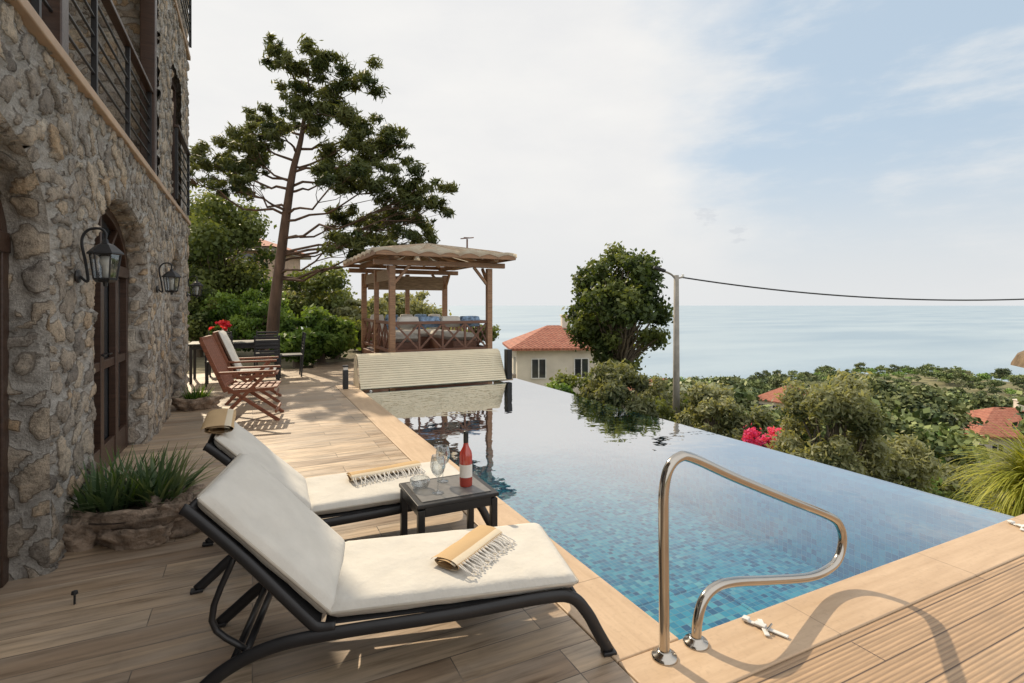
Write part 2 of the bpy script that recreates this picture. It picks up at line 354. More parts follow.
def blades(name,center,n,length,width,spread,mat,parent,seed=0,droop=.5,area=.1,seg=5):
    g=random.Random(seed); V=[];F=[];T=[]
    for i in range(n):
        a=g.uniform(0,2*math.pi); ro=area*math.sqrt(g.random()); ox,oy=ro*math.cos(a)*1.0,ro*math.sin(a)
        az=a+g.uniform(-.7,.7); tilt=g.uniform(.05,spread); l=length*g.uniform(.6,1.1); t=g.random()
        dh=Vector((math.cos(az),math.sin(az),0)); side=Vector((-dh.y,dh.x,0)); p=Vector(center)+Vector((ox,oy,0)); ang=tilt
        base=len(V)
        for k in range(seg+1):
            wv=width*(1-(k/seg)**1.5)*.5+.0006
            V.append(p-side*wv); V.append(p+side*wv); T+= [t*.7+.3*k/seg]*2
            p=p+(dh*math.sin(ang)+Vector((0,0,1))*math.cos(ang))*(l/seg); ang+=droop*g.uniform(.5,1.3)/seg
        for k in range(seg): b=base+2*k; F.append((b,b+1,b+3,b+2))
    return obj(name,V,F,mat,parent,attrs={'tone':T})
def clumps(center,R,n,seed,flat=.75,sub=.42,gap=-.16):
    g=random.Random(seed); out=[]
    for i in range(n):
        while True:
            v=Vector((g.uniform(-1,1),g.uniform(-1,1),g.uniform(-1,1)))
            if .3<v.length<1 and noise.noise(v*1.6+Vector((seed*3.1,0,0)))>gap: break
        s=g.uniform(.45,1.2)*sub; k=1+.28*noise.noise(v*2.2+Vector((0,seed*1.7,0)))
        out.append((center[0]+v.x*R[0]*.9*k,center[1]+v.y*R[1]*.9*k,center[2]+v.z*R[2]*.9*k,R[0]*s,R[1]*s,R[2]*s*flat))
    return out
# ------------------------------------------------------------------ terrain & sea
HC=from_cam(.84*250,250)
def gz(x,y):
    s=math.hypot(max(x-5.2,0),max(y-26,0))
    n=noise.noise(Vector((x*.012,y*.012,3)))*min(s/120,1)*4+noise.noise(Vector((x*.05,y*.05,9)))*min(s/30,1)*.6
    hd=((x-HC.x)**2+(y-HC.y)**2)/85**2
    return max(-2.6-.160*s+n+22*math.exp(-hd),-75)
def axis(lo,hi,n,p=2.2):
    t=np.linspace(-1,1,n); return np.where(t<0,-np.abs(t)**p*abs(lo),np.abs(t)**p*hi)
ax=axis(-500,900,150); ay=axis(-500,1000,150)
V=[(x,y,gz(x,y)) for y in ay for x in ax]
F=[(j*150+i,j*150+i+1,(j+1)*150+i+1,(j+1)*150+i) for j in range(149) for i in range(149)]
obj('hillside_terrain',V,F,M['grnd'],smooth=True)
n=96; R=60000
obj('sea',[(0,0,-60)]+[(R*math.cos(2*math.pi*k/n),R*math.sin(2*math.pi*k/n),-60) for k in range(n)],[(0,1+k,1+(k+1)%n) for k in range(n)],M['sea'])
# ------------------------------------------------------------------ terrace, pool
PX0,PX1,PY0,PY1=1.72,4.86,1.80,9.95
MB().mm((-8,-4,-2.6),(1.37,13.4,0)).o('terrace_deck',M['deck'])
MB().mm((1.37,PY1+.35,-2.6),(5.15,14.6,-.002)).o('gazebo_terrace_paving',M['deck'])
MB().mm((1.374,-4,-2.6),(7.5,1.50,-.002)).o('ribbed_wood_decking',M['wpc'])
e=empty('pool_coping')
MB().mm((1.374,1.804,-.25),(1.72,PY1+.346,.006)).o('side_coping',M['copy'],e,bevel=.008)
MB().mm((1.374,1.504,-.25),(7.5,1.80,.006)).o('near_coping',M['copx'],e,bevel=.008)
MB().mm((1.724,PY1,-.25),(4.9,PY1+.346,.006)).o('far_coping',M['copx'],e,bevel=.008)
MB().mm((-30,13.41,-2.6),(5.1,27,-.06)).o('garden_ground',M['garden'])
pool=empty('infinity_pool')
zf=-.95
obj('pool_floor',[(PX0,PY0,zf),(PX1-.12,PY0,zf),(PX1-.12,PY1,zf),(PX0,PY1,zf)],[(0,1,2,3)],M['tfloor'],pool)
obj('wall_house_side',[(PX0,PY0,zf),(PX0,PY1,zf),(PX0,PY1,-.01),(PX0,PY0,-.01)],[(0,1,2,3)],M['twx'],pool)
obj('wall_near',[(PX0,PY0,zf),(PX1,PY0,zf),(PX1,PY0,-.01),(PX0,PY0,-.01)],[(0,1,2,3)],M['twy'],pool)
obj('wall_far',[(PX0,PY1,zf),(PX1,PY1,zf),(PX1,PY1,-.01),(PX0,PY1,-.01)],[(0,1,2,3)],M['twy'],pool)
MB().mm((PX1-.12,PY0+.001,-2.6),(PX1+.10,PY1+.3,-.052)).o('overflow_wall',M['twx'],pool)
obj('overflow_ledge',[(PX1-.12,PY0,-.049),(PX1+.10,PY0,-.049),(PX1+.10,PY1,-.049),(PX1-.12,PY1,-.049)],[(0,1,2,3)],M['tledge'],pool)
MB().mm((PX0+.001,PY0+.001,zf),(PX0+.95,PY0+.75,-.30)).o('entry_step',M['tledge'],pool)
MB().mm((PX0+.001,PY0+.752,zf),(PX0+1.3,PY0+1.0,-.55)).o('lower_step',M['tledge'],pool)
st2=MB(); st2.box((PX0+.475,PY0+.73,-.297),(.95,.04,.01)); st2.box((PX0+.93,PY0+.37,-.297),(.04,.68,.01)); st2.o('step_nosing',M['tledge'],pool)
obj('pool_water',[(PX0,PY0,-.035),(PX1+.10,PY0,-.035),(PX1+.10,PY1,-.035),(PX0,PY1,-.035)],[(0,1,2,3)],M['water'])
MB().lathe([(.0,.03),(.07,.03),(.08,.0)],(2.9,2.35,zf+.02)).o('floor_inlet',M['white'],pool)
MB().mm((7.51,-4,-2.6),(9,1.0,-.4)).o('lower_retaining_wall',M['plaster'])
# slatted roller cover
rc=empty('pool_roller_cover',(1.72,9.62,0)); mb=MB()
prof=[(0,.0),(.07,.12),(.135,.24),(.20,.36),(.26,.47),(.33,.555),(.44,.585),(.58,.56)]
pp=catmull([(0,y,z) for y,z in prof],3)
CL=2.86
for i in range(len(pp)-1):
    a,b=pp[i],pp[i+1]; m_=(a+b)/2; l=(b-a).length; ang=math.atan2(b.z-a.z,b.y-a.y)
    mb.box((CL/2,m_.y,m_.z),(CL,l*.90,.02),Matrix.Rotation(ang,3,'X'))
mb.o('slats',M['cream'],rc,bevel=.006)
obj('end_plates',[(x,y,z) for x in (-.012,CL+.012) for y,z in [(.0,.0),(.66,0),(.58,.56),(.44,.575),(.33,.545)]],[(0,1,2,3,4),(9,8,7,6,5)],M['cream'],rc)
mb=MB().mm((CL+.03,.0,0),(CL+.14,.16,.60)); mb.o('motor_post',M['black'],rc,bevel=.01)
bl_=empty('bollard_light',(1.49,9.79,.006)); MB().box((0,0,.17),(.09,.09,.34)).box((0,0,.405),(.10,.10,.03)).o('body',M['black'],bl_,bevel=.006); MB().box((0,0,.365),(.075,.075,.05)).o('lens',M['lamp'],bl_)
# ------------------------------------------------------------------ stone house
def hsh(i,j,k): 
    x=np.sin(i*127.1+j*311.7+k*74.7)*43758.5453; return x-np.floor(x)
def worley(U,V,cu,cv,seed):
    U=U+.045*np.sin(V*9+seed)+.022*np.sin(U*17+V*13)+.01*np.sin(U*43-V*31); V=V+.04*np.sin(U*7.3+seed*2)+.02*np.sin(U*19-V*11)+.009*np.sin(U*37+V*47)
    iu=np.floor(U/cu); iv=np.floor(V/cv); F1=np.full(U.shape,9.); F2=F1.copy(); ID=np.zeros(U.shape)
    for di in (-1,0,1):
        for dj in (-1,0,1):
            a=iu+di; b=iv+dj
            px=(a+.05+.9*hsh(a,b,seed))*cu; py=(b+.05+.9*hsh(a,b,seed+3.3))*cv
            w=.6+.9*hsh(a,b,seed+7.7)
            d=(np.abs((U-px)/cu)**2.6+np.abs((V-py)/cv)**2.6)**(1/2.6)/w; i_=hsh(a,b,seed+11.1)
            m=d<F1; F2=np.where(m,F1,np.minimum(F2,d)); ID=np.where(m,i_,ID); F1=np.where(m,d,F1)
    return F1,F2,ID
def sm(x,a,b): t=np.clip((x-a)/(b-a),0,1); return t*t*(3-2*t)
def stoneh(U,V,cu,cv,seed):
    F1,F2,ID=worley(U,V,cu,cv,seed); e=F2-F1
    mort=1-sm(e,.08,.30); h=sm(e,.05,.30)*(.014+.034*hsh(np.floor(ID*997),ID*0,5.))
    h=h+.004*np.sin(U*41+V*23)*np.sin(V*37)+.003*np.sin(U*90+3*np.sin(V*70))+.004*np.abs(np.sin(U*63-V*81))
    return h,ID,mort
def arch_sdf(U,V,a):
    yc,h,sp,ri=a; du=U-yc
    lo=np.abs(du)-h; up=(np.sqrt((du/h)**2+(np.maximum(V-sp,0)/ri)**2)-1)*((h+ri)/2)
    return np.where(V<=sp,lo,up)
def stone_sheet(name,u0,u1,v0,v1,res,fn,parent,arches=(),rects=(),seed=1.):
    nu=int(round((u1-u0)/res)); nv=int(round((v1-v0)/res)); U,V=np.meshgrid(np.linspace(u0,u1,nu+1),np.linspace(v0,v1,nv+1))
    S=np.full(U.shape,9.)
    for a in arches:
        s=arch_sdf(U,V,a); near=np.abs(s)<res*.75; yc,h,sp,ri=a; du=U-yc
        lo=near&(V<=sp); U=np.where(lo,yc+np.sign(du)*h,U)
        upm=near&(V>sp); q=np.sqrt((du/h)**2+((V-sp)/ri)**2); q=np.where(q==0,1,q)
        U=np.where(upm,yc+du/q,U); V=np.where(upm,sp+(V-sp)/q,V); s=np.where(near,0,s); S=np.minimum(S,s)
    for (a0,a1,b0,b1) in rects:
        s=np.maximum(np.maximum(a0-U,U-a1),np.maximum(b0-V,V-b1)); S=np.minimum(S,s)
    h,ID,mo=stoneh(U,V,.20,.145,seed)
    for a in arches:
        yc,hh,sp,ri=a; s=arch_sdf(U,V,a); th=np.arctan2((V-sp)/ri,(U-yc)/hh)
        lim=.27+.05*np.sin(th*9+yc)
        h2,ID2,mo2=stoneh(th*1.1,s+.02,.15,.34,seed+2); m=(V>sp-.1)&(s<lim)&(s>-.1)
        h=np.where(m,h2+.006,h); ID=np.where(m,ID2,ID); mo=np.where(m,mo2,mo)
    h=np.where(S<.012,h*.35,h)
    P=fn(U,V,h); nv1,nu1=U.shape; idx=np.arange(nv1*nu1).reshape(nv1,nu1)
    q=np.stack([idx[:-1,:-1],idx[:-1,1:],idx[1:,1:],idx[1:,:-1]],-1).reshape(-1,4)
    sf=S.reshape(-1)[q].mean(1); q=q[sf>0]
    return obj(name,P.reshape(-1,3).tolist(),q.tolist(),M['stone'],parent,smooth=True,attrs={'stone':ID.reshape(-1),'mortar':mo.reshape(-1)})
house=empty('stone_house')
WX=-1.03
A=[(2.70,1.10,1.84,.58),(5.81,1.09,1.84,.58),(9.35,.68,1.84,.50)]
wf=lambda U,V,h: np.stack([WX+h,U,V],-1)
stone_sheet('ground_floor_wall',-1.2,10.8,0,2.92,.018,wf,house,A,seed=1.7)
stone_sheet('upper_corner_wall',7.55,10.8,2.92,7.4,.03,wf,house,rects=[(8.75,9.95,3.05,5.0)],seed=4.1)
stone_sheet('upper_recessed_wall',-1.2,7.55,2.92,7.4,.035,lambda U,V,h: np.stack([-2.3+h,U,V],-1),house,arches=[(2.2,.9,4.6,.55),(5.4,.9,4.6,.55)],seed=6.1)
stone_sheet('upper_side_wall',-2.3,-1.03,2.92,7.4,.035,lambda U,V,h: np.stack([U,7.55-h,V],-1),house,seed=8.1)
stone_sheet('end_wall',-6,-1.03,0,7.4,.05,lambda U,V,h: np.stack([U,10.79+h*.5,V],-1),house,seed=9.1)
for i,a in enumerate(A):   # reveals
    yc,h,sp,ri=a; pts=[]
    for z in np.arange(0,sp,.02): pts.append((yc-h,z,1,0))
    K=90
    for k in range(K+1):
        t=math.pi-math.pi*k/K; nx,nz=-math.cos(t)/h,-math.sin(t)/ri; l=math.hypot(nx,nz); pts.append((yc+h*math.cos(t),sp+ri*math.sin(t),nx/l,nz/l))
    for z in np.arange(sp-.02,-.01,-.02): pts.append((yc+h,max(z,0),-1,0))
    pts=np.array(pts); arc=np.concatenate([[0],np.cumsum(np.hypot(np.diff(pts[:,0]),np.diff(pts[:,1])))])
    T=np.linspace(-.30,.012,17); AA,TT=np.meshgrid(arc,T); hh,ID,mo=stoneh(AA,TT+.3,.17,.19,3.3+i)
    hh=hh*sm(-TT,-.012,.03)*.8
    PP=np.stack([WX+TT,pts[:,0][None]+pts[:,2][None]*hh,pts[:,1][None]+pts[:,3][None]*hh],-1)
    r,c=AA.shape; ii=np.arange(r*c).reshape(r,c); q=np.stack([ii[:-1,:-1],ii[:-1,1:],ii[1:,1:],ii[1:,:-1]],-1).reshape(-1,4)
    obj('arch_reveal_%d'%i,PP.reshape(-1,3).tolist(),q.tolist(),M['stone'],house,smooth=True,attrs={'stone':ID.reshape(-1),'mortar':mo.reshape(-1)})
    # door
    dx=WX-.20; mb=MB(); out=[(yc-h,0)]+[(yc+h*math.cos(math.pi-math.pi*k/24),sp+ri*math.sin(math.pi*k/24)) for k in range(25)]+[(yc+h,0)]
    obj('door_glass_%d'%i,[(dx-.02,y,z) for y,z in out],[tuple(range(len(out)))],M['win'],house)
    ins=lambda k:[(dx,yc+(y-yc)*(1-k/h),z-(k if z>.1 else 0)) for y,z in out]
    mb.tube(ins(.05),.06,4,flat=(1,1))
    mb.mm((dx-.02,yc-h,sp-.06),(dx+.05,yc+h,sp+.05)); 
    nl=4 if h>1 else 2
    for k in range(nl+1):
        y=yc-h+2*h*k/nl; mb.mm((dx-.015,y-.055,0),(dx+.04+.004*(k%2),y+.055,sp-.06))
    mb.mm((dx-.01,yc-h,.0),(dx+.034,yc+h,.24)); mb.mm((dx-.01,yc-h,.92),(dx+.03,yc+h,1.0))
    for k in (-1,0,1): mb.bar((dx+.01,yc+k*.12,sp+.03),(dx+.01,yc+k*h*.62,sp+ri*(.98 if k==0 else .74)),.05,.04)
    mb.o('door_frame_%d'%i,M['brown'],house,bevel=.006)
    hd=MB(); 
    for k in (-1,1): hd.bar((dx+.075,yc+k*.05,1.06),(dx+.075,yc+k*.15,1.06),.014,.014); hd.bar((dx+.04,yc+k*.05,1.06),(dx+.08,yc+k*.05,1.06),.014,.014)
    hd.o('door_handles_%d'%i,M['black'],house)
MB().mm((-8,-1.2,0),(WX-.34,10.78,2.9)).mm((-8,-1.2,2.9),(-2.34,7.6,7.4)).mm((-8,7.6,2.9),(WX-.28,10.78,7.4)).o('house_core',M['plaster'],house)
MB().mm((-2.3,-1.2,2.90),(WX+.065,7.53,2.965)).o('balcony_floor',M['ochre'],house,bevel=.01)
MB().mm((WX-.2,7.56,2.90),(WX+.06,10.85,2.965)).o('string_course',M['ochre'],house,bevel=.01)
MB().mm((-2.3,-1.2,5.75),(WX+.06,7.53,5.95)).mm((WX-.1,7.55,5.78),(WX+.06,10.83,5.86)).o('upper_slab',M['ochre'],house,bevel=.01)
mb=MB()
for y in (.9,4.05,7.40): mb.mm((WX-.13,y-.07,2.965),(WX+.02,y+.07,5.75))
mb.o('balcony_columns',M['brown'],house,bevel=.01)
def railing(name,y0,y1,z0,x,par):
    mb=MB(); nP=max(2,int((y1-y0)/1.1)+1)
    for k in range(nP): y=y0+(y1-y0)*k/(nP-1); mb.mm((x-.018,y-.018,z0),(x+.018,y+.018,z0+.98))
    for k in range(6): mb.tube([(x,y0,z0+.12+.14*k),(x,y1,z0+.12+.14*k)],.010,6)
    mb.o(name,M['black'],par)
    MB().mm((x-.035,y0-.03,z0+.98),(x+.035,y1+.03,z0+1.02)).o(name+'_top',M['brown'],par,bevel=.008)
railing('balcony_railing',-1,7.3,2.965,WX-.03,house)
railing('window_railing',8.6,10.1,2.965,WX+.09,house)
railing('top_floor_railing',8.2,10.3,5.8,WX+.10,house)
for nm,y0,y1,x in (('window_a',8.75,9.95,WX-.12),('window_b',1.3,3.1,-2.36),('window_c',4.5,6.3,-2.36)):
    z0,z1=(3.05,5.0) if nm=='window_a' else (2.965,5.15)
    MB().mm((x-.05,y0,z0),(x,y1,z1)).o(nm+'_glass',M['win'],house)
    mb=MB(); 
    for k in range(3): y=y0+(y1-y0)*k/2; mb.mm((x,y-.05,z0),(x+.05,y+.05,z1))
    mb.mm((x,y0+.05,z1-.1),(x+.047,y1-.05,z1)).mm((x,y0+.05,z0),(x+.047,y1-.05,z0+.12)); mb.o(nm+'_frame',M['brown'],house)
# wall lanterns
def lantern(y,z,s=1.0):
    e=empty('wall_lantern',(WX+.04,y,z)); cx=.15*s
    mb=MB(); mb.lathe([(0,0),(.035,0),(.045,.01),(.04,.02),(0,.025)],(0,0,0),16)
    rot=Matrix.Rotation(math.pi/2,3,'Y'); mb.v=[rot@v+Vector((0,0,-.10)) for v in mb.v]
    mb.tube(catmull([(.02,0,-.1),(.06,0,-.13),(.05,0,-.02),(.03,0,.12),(.06,0,.19),(.12,0,.205),(cx,0,.18),(cx,0,.13)],6),.0085,8)
    c=(cx,0,0)
    mb.lathe([(0,.145),(.012,.14),(.02,.115),(.05,.10),(.095,.055),(.10,.045),(.09,.04),(0,.04)],c,6)
    mb.lathe([(0,-.135),(.05,-.135),(.062,-.12),(.065,-.11),(0,-.11)],c,6); mb.lathe([(0,-.165),(.012,-.16),(.015,-.135)],c,8)
    for k in range(6):
        a=2*math.pi*k/6; ca,sa=math.cos(a),math.sin(a)
        mb.tube([(cx+.082*ca,.082*sa,.045),(cx+.060*ca,.060*sa,-.115)],.005,5)
    mb.o('frame',M['black'],e)
    MB().lathe([(.078,.04),(.056,-.11)],c,6).o('glass',M['clear'],e)
    MB().lathe([(0,-.11),(.018,-.105),(.018,-.04),(.034,-.01),(.028,.03),(0,.035)],c,12).o('bulb',M['lamp'],e,smooth=True)
    return e
lantern(4.17,1.78); lantern(7.25,1.78); lantern(10.35,1.78)
# ------------------------------------------------------------------ sun loungers
def rounded_cushion(name,Lx,W,T,mtx,parent,mat,puff=.012,nx=30,ny=18):
    V=[];F=[];k=0.035
    def surf(sign):
        g=[]
        for j in range(ny+1):
            for i in range(nx+1):
                u=-1+2*i/nx; v=-1+2*j/ny
                uu=math.copysign(1-(1-abs(u))**1.3,u); vv=math.copysign(1-(1-abs(v))**1.3,v)
                eu=max(0,(abs(uu)*Lx/2-(Lx/2-k))/k); ev=max(0,(abs(vv)*W/2-(W/2-k))/k)
                e=min(1,math.hypot(eu,ev)); z=T/2*math.sqrt(max(0,1-e*e))*1.0+puff*(1-uu*uu)*(1-vv*vv)
                if T>.05: z+=(.007*noise.noise(Vector((uu*3,vv*2.2,sign*3+Lx*7)))-.006*max(0,noise.noise(Vector((uu*9+vv*3,vv*1.6,Lx*5)))))*(1-e)
                g.append((uu*Lx/2,vv*W/2,sign*z))
        return g
    V=surf(1)+surf(-1); n=(nx+1)*(ny+1)
    for j in range(ny):
        for i in range(nx):
            a=j*(nx+1)+i; F.append((a,a+1,a+nx+2,a+nx+1)); F.append((n+a,n+a+nx+1,n+a+nx+2,n+a+1))
    o=obj(name,[mtx@Vector(v) for v in V],F,mat,parent,smooth=True)
    k2=.012; ring=[(-Lx/2,-W/2+k2),(-Lx/2+k2,-W/2),(Lx/2-k2,-W/2),(Lx/2,-W/2+k2),(Lx/2,W/2-k2),(Lx/2-k2,W/2),(-Lx/2+k2,W/2),(-Lx/2,W/2-k2),(-Lx/2,-W/2+k2)]
    MB().tube([mtx@Vector((x,y,0)) for x,y in ring],.006,6).o(name+'_piping',M['pipe'] if mat is M['cush'] else mat,parent,smooth=True)
    return o
def lounger(loc,rz,ang=46,foot=1.16):
    e=empty('sun_lounger',loc,rz); W=.60; mb=MB()
    path=catmull([(-.53,0,.012),(-.46,0,.07),(-.34,0,.165),(-.18,0,.225),(.05,0,.245),(.5,0,.255),(foot-.30,0,.275),(foot-.17,0,.262),(foot-.10,0,.19),(foot-.05,0,.10),(foot,0,.012)],6)
    a=math.radians(ang); ca,sa=math.cos(a),math.sin(a)
    for y in (.0,W):
        mb.tube([(p.x,y,p.z) for p in path],.026,12,flat=(.6,1.0) )
        bp=catmull([(.04,y,.27),(-.02,y,.275),(-.06*ca-.03,y,.27+.07*sa),(-.4*ca,y,.27+.4*sa),(-.65*ca,y,.27+.65*sa),(-.70*ca,y,.275+.68*sa)],5)
        mb.tube(bp,.021,12,flat=(.6,1.0))
        mb.tube(catmull([(-.45*ca,y*.86+.04,.27+.45*sa-.01),(-.40,y*.86+.04,.33),(-.28,y*.86+.04,.20)],4),.012,8)
    for p in ((foot-.12,.215),(.6,.245),(.02,.245),(-.33,.16),(-.28,.20)): mb.tube([(p[0],0,p[1]),(p[0],W,p[1])],.014,8)
    mb.tube([(-.67*ca,0,.27+.665*sa),(-.67*ca,W,.27+.665*sa)],.020,10); mb.tube([(-.45*ca,.04,.26+.45*sa),(-.45*ca,W-.04,.26+.45*sa)],.012,8)
    mb.o('frame',M['black'],e,smooth=True)
    ft=MB()
    for x in (-.53,foot):
        for y in (0,W): ft.box((x,y,.008),(.06,.045,.016))
    ft.o('feet',M['black'],e,bevel=.004)
    s=MB().mm((0,.02,.268),(foot-.16,W-.02,.276)); s.bar((-.02,W/2,.272),(-.65*ca,W/2,.27+.65*sa),W-.05,.008); s.o('sling',M['darkfab'],e)
    SL=foot-.145
    rounded_cushion('seat_cushion',SL,W-.01,.065,Matrix.Translation((SL/2+.01,W/2,.318)),e,M['cush'])
    R=Matrix.Rotation(a,4,'Y')  # local -x goes up
    ctr=Vector((-.335*ca+.036*sa,W/2,.290+.335*sa+.036*ca)); rounded_cushion('back_cushion',.67,W-.01,.065,Matrix.Translation(ctr)@R,e,M['cush'])
    return e
lounger((.246,2.125,.002),math.radians(-13)); lounger((.27,3.20,.002),math.radians(-1),45)
def towel(loc,rz,Lx,W,T,fr=True,tilt=0):
    e=empty('rolled_towel',loc,rz); e.rotation_euler=(0,tilt,rz)
    V=[];F=[];K=56;nl=14; g=random.Random(int(Lx*100))
    for i in range(nl+1):
        x=-Lx/2+Lx*i/nl
        for k in range(K+1):
            t=k/K; a=t*2.6*2*math.pi; r=1-.62*t
            wob=.004*noise.noise(Vector((x*9,a,2)))
            V.append((x+.006*math.sin(a*1.3),math.cos(a)*(W/2)*r+wob,T*(.5+.5*math.sin(a)*r)+T*.10+wob))
    for i in range(nl):
        for k in range(K): b=i*(K+1)+k; F.append((b,b+1,b+K+2,b+K+1))
    obj('cloth',V,F,M['towel'],e,smooth=True)
    if fr:
        mb=MB(); g=random.Random(3)
        for i in range(30):
            y=-W/2*.92; x=-Lx/2+Lx*(i+.5)/30
            mb.tube(catmull([(x,y+.012,T*.75),(x+g.uniform(-.01,.01),y-.022,T*.55),(x+g.uniform(-.014,.014),y-.05-g.random()*.02,.008)],3),.0032,5)
            mb.lathe([(0,-.006),(.006,0),(0,.006)],(x+g.uniform(-.006,.006),y-.055-g.random()*.02,.009),6)
        mb.o('fringe',M['fringe'],e)
    return e
towel((.90,2.28,.360),math.radians(35),.38,.16,.045); towel((.80,3.57,.362),math.radians(8),.48,.14,.045)
towel((-.165,3.50,.800),math.radians(90),.52,.17,.05,False)
# ------------------------------------------------------------------ side table with glassware
t=empty('side_table',(1.035,2.975,.0)); TW,TD,TH=.47,.40,.42
mb=MB()
for x in (-1,1):
    for y in (-1,1): mb.box((x*(TW/2-.02),y*(TD/2-.02),TH/2-.015),(.038,.038,TH-.03))
mb.box((0,TD/2-.019,TH-.045),(TW-.078,.03,.05)).box((0,-TD/2+.019,TH-.045),(TW-.078,.03,.05)).box((TW/2-.019,0,TH-.045),(.03,TD-.078,.05)).box((-TW/2+.019,0,TH-.045),(.03,TD-.078,.05))
mb.o('legs_and_apron',M['black'],t,bevel=.004)
MB().box((0,0,TH-.008),(TW+.01,TD+.01,.022)).o('top',M['black'],t,bevel=.004)
MB().box((0,0,TH+.0055),(TW-.06,TD-.06,.004)).o('inset',M['tabletop'],t)
def glass(x,y,s=1):
    e=empty('wine_glass',(x,y,.428))
    MB().lathe([(.0,.0),(.034,.001),(.033,.004),(.008,.009),(.0042,.02),(.004,.085),(.012,.096),(.034,.12),(.043,.15),(.042,.18),(.034,.215),(.0335,.215),(.041,.18),(.042,.15),(.033,.122),(.0,.10)],(0,0,0),28).o('bowl',M['clear'],e,smooth=True)
glass(.95,2.90); glass(1.04,3.08)
b=empty('wine_bottle',(1.14,2.95,.428))
MB().lathe([(0,0),(.034,0),(.0375,.006),(.0375,.175),(.034,.2),(.018,.232),(.0145,.25),(.0145,.262)],(0,0,0),28).o('body',M['rose'],b,smooth=True)
MB().lathe([(.0152,.255),(.0152,.31),(.0165,.312),(.0165,.322),(0,.324)],(0,0,0),20).o('capsule',M['foil'],b,smooth=True)
MB().lathe([(.0380,.055),(.0380,.13)],(0,0,0),28).o('label',M['fringe'],b,smooth=True)
bw=empty('glass_bowl',(.88,3.02,.428)); MB().lathe([(.03,0),(.05,.015),(.06,.045),(.055,.06),(.053,.06),(.057,.045),(.045,.018),(0,.006)],(0,0,0),24).o('bowl',M['clear'],bw,smooth=True)
# ------------------------------------------------------------------ pool handrail
h=empty('pool_handrail',(1.57,1.735,.006),math.radians(3))
rail=catmull([(0,0,0),(-.002,0,.3),(-.005,0,.58),(-.002,0,.71),(.025,0,.795),(.085,0,.835),(.17,0,.82),(.45,0,.69),(.84,0,.52),(1.20,0,.365),(1.30,0,.29),(1.325,0,.21),(1.29,0,.125),(1.20,0,.085),(1.02,0,.085),(.7,0,.15),(.45,0,.205),(.32,0,.215),(.24,0,.18),(.20,0,.10),(.19,0,0)],8)
MB().tube(rail,.022,18).o('tube',M['steel'],h,smooth=True)
mb=MB()
for x in (0,.19): mb.lathe([(.022,.03),(.03,.028),(.034,.018),(.05,.014),(.056,.004),(.056,0)],(x,0,0),28)
mb.o('flanges',M['steel'],h,smooth=True)
def anchor(x,y,rz):
    e=empty('cover_anchor',(x,y,.008),rz)
    mb=MB().box((0,0,.006),(.20,.022,.008)).box((.02,0,.013),(.05,.032,.008)); mb.bar((.04,-.05,.006),(-.03,.055,.006),.022,.008); mb.box((.085,0,.014),(.03,.034,.012)); mb.o('bracket',M['white'],e,bevel=.003)
    MB().tube([(-.02,-.03,.017),(-.02,.03,.017)],.005,8).o('pin',M['steel'],e)
anchor(2.12,1.68,math.radians(110)); anchor(4.62,1.67,math.radians(70))
# ------------------------------------------------------------------ rock planter
def rock(name,loc,sz,mat,parent,seed):
    V=[];F=[];nu,nv=60,28
    for j in range(nv+1):
        for i in range(nu):
            a=2*math.pi*i/nu
            t=j/nv
            if t<.6: tt=t/.6; r=.78+.25*math.sin(tt*math.pi*.6); z=tt
            else: tt=(t-.6)/.4; r=(1.0*(1-tt)+.0)*.93+.02; z=1-.22*sm(np.array(tt),.1,.4)
            p=Vector((math.cos(a)*r,math.sin(a)*r,float(z)))
            nn=noise.noise(p*1.7+Vector((seed,0,0)))*.36+noise.noise(p*4+Vector((seed,4,0)))*.18+abs(noise.noise(p*9+Vector((seed,4,0))))*.16
            V.append((p.x*(1+nn)*sz[0],p.y*(1+nn)*sz[1],max(0,p.z*(1+nn*.8))*sz[2]))
    for j in range(nv):
        for i in range(nu): F.append((j*nu+i,j*nu+(i+1)%nu,(j+1)*nu+(i+1)%nu,(j+1)*nu+i))
    return obj(name,V,F,mat,parent,smooth=True,loc=loc)
pl=empty('rock_planter',(-.70,4.25,0),math.radians(-20))
rock('trough',(0,0,0),(.44,.24,.20),M['rock'],pl,2)
rock('side_stone',(.27,-.1,.12),(.13,.09,.11),M['rock'],pl,6); rock('front_stone',(.12,-.2,0),(.20,.10,.12),M['rock'],pl,13); rock('front_stone_b',(-.22,-.2,0),(.14,.09,.16),M['rock'],pl,17)
MB().lathe([(0,.185),(.2,.18),(.3,.165)],(0,0,0),20).o('soil',M['soil'],pl)
sp=empty('spiky_plant',(-.74,4.30,.16))
blades('leaf_rosettes',(-.12,0,0),190,.38,.026,1.2,LF['aloe'],sp,1,.5,.18)
blades('leaf_rosettes_b',(.16,0,0),150,.38,.026,1.15,LF['aloe'],sp,2,.5,.14)
blades('leaf_rosettes_c',(.02,.12,0),90,.36,.02,1.0,LF['bright'],sp,5,.5,.16)
pl2=empty('rock_planter',(-.72,8.9,0)); rock('trough',(0,0,0),(.30,.2,.17),M['rock'],pl2,9)
sp2=empty('spiky_plant',(-.72,8.9,.12)); blades('leaves',(0,0,0),120,.26,.02,1.1,LF['bright'],sp2,7,.5,.12)
f1=empty('garden_spike_light',(-.80,3.35,0)); MB().tube([(0,0,0),(0,0,.05)],.005,8).lathe([(0,.07),(.013,.066),(.015,.052),(.005,.047)],(0,0,0),12).o('body',M['black'],f1)
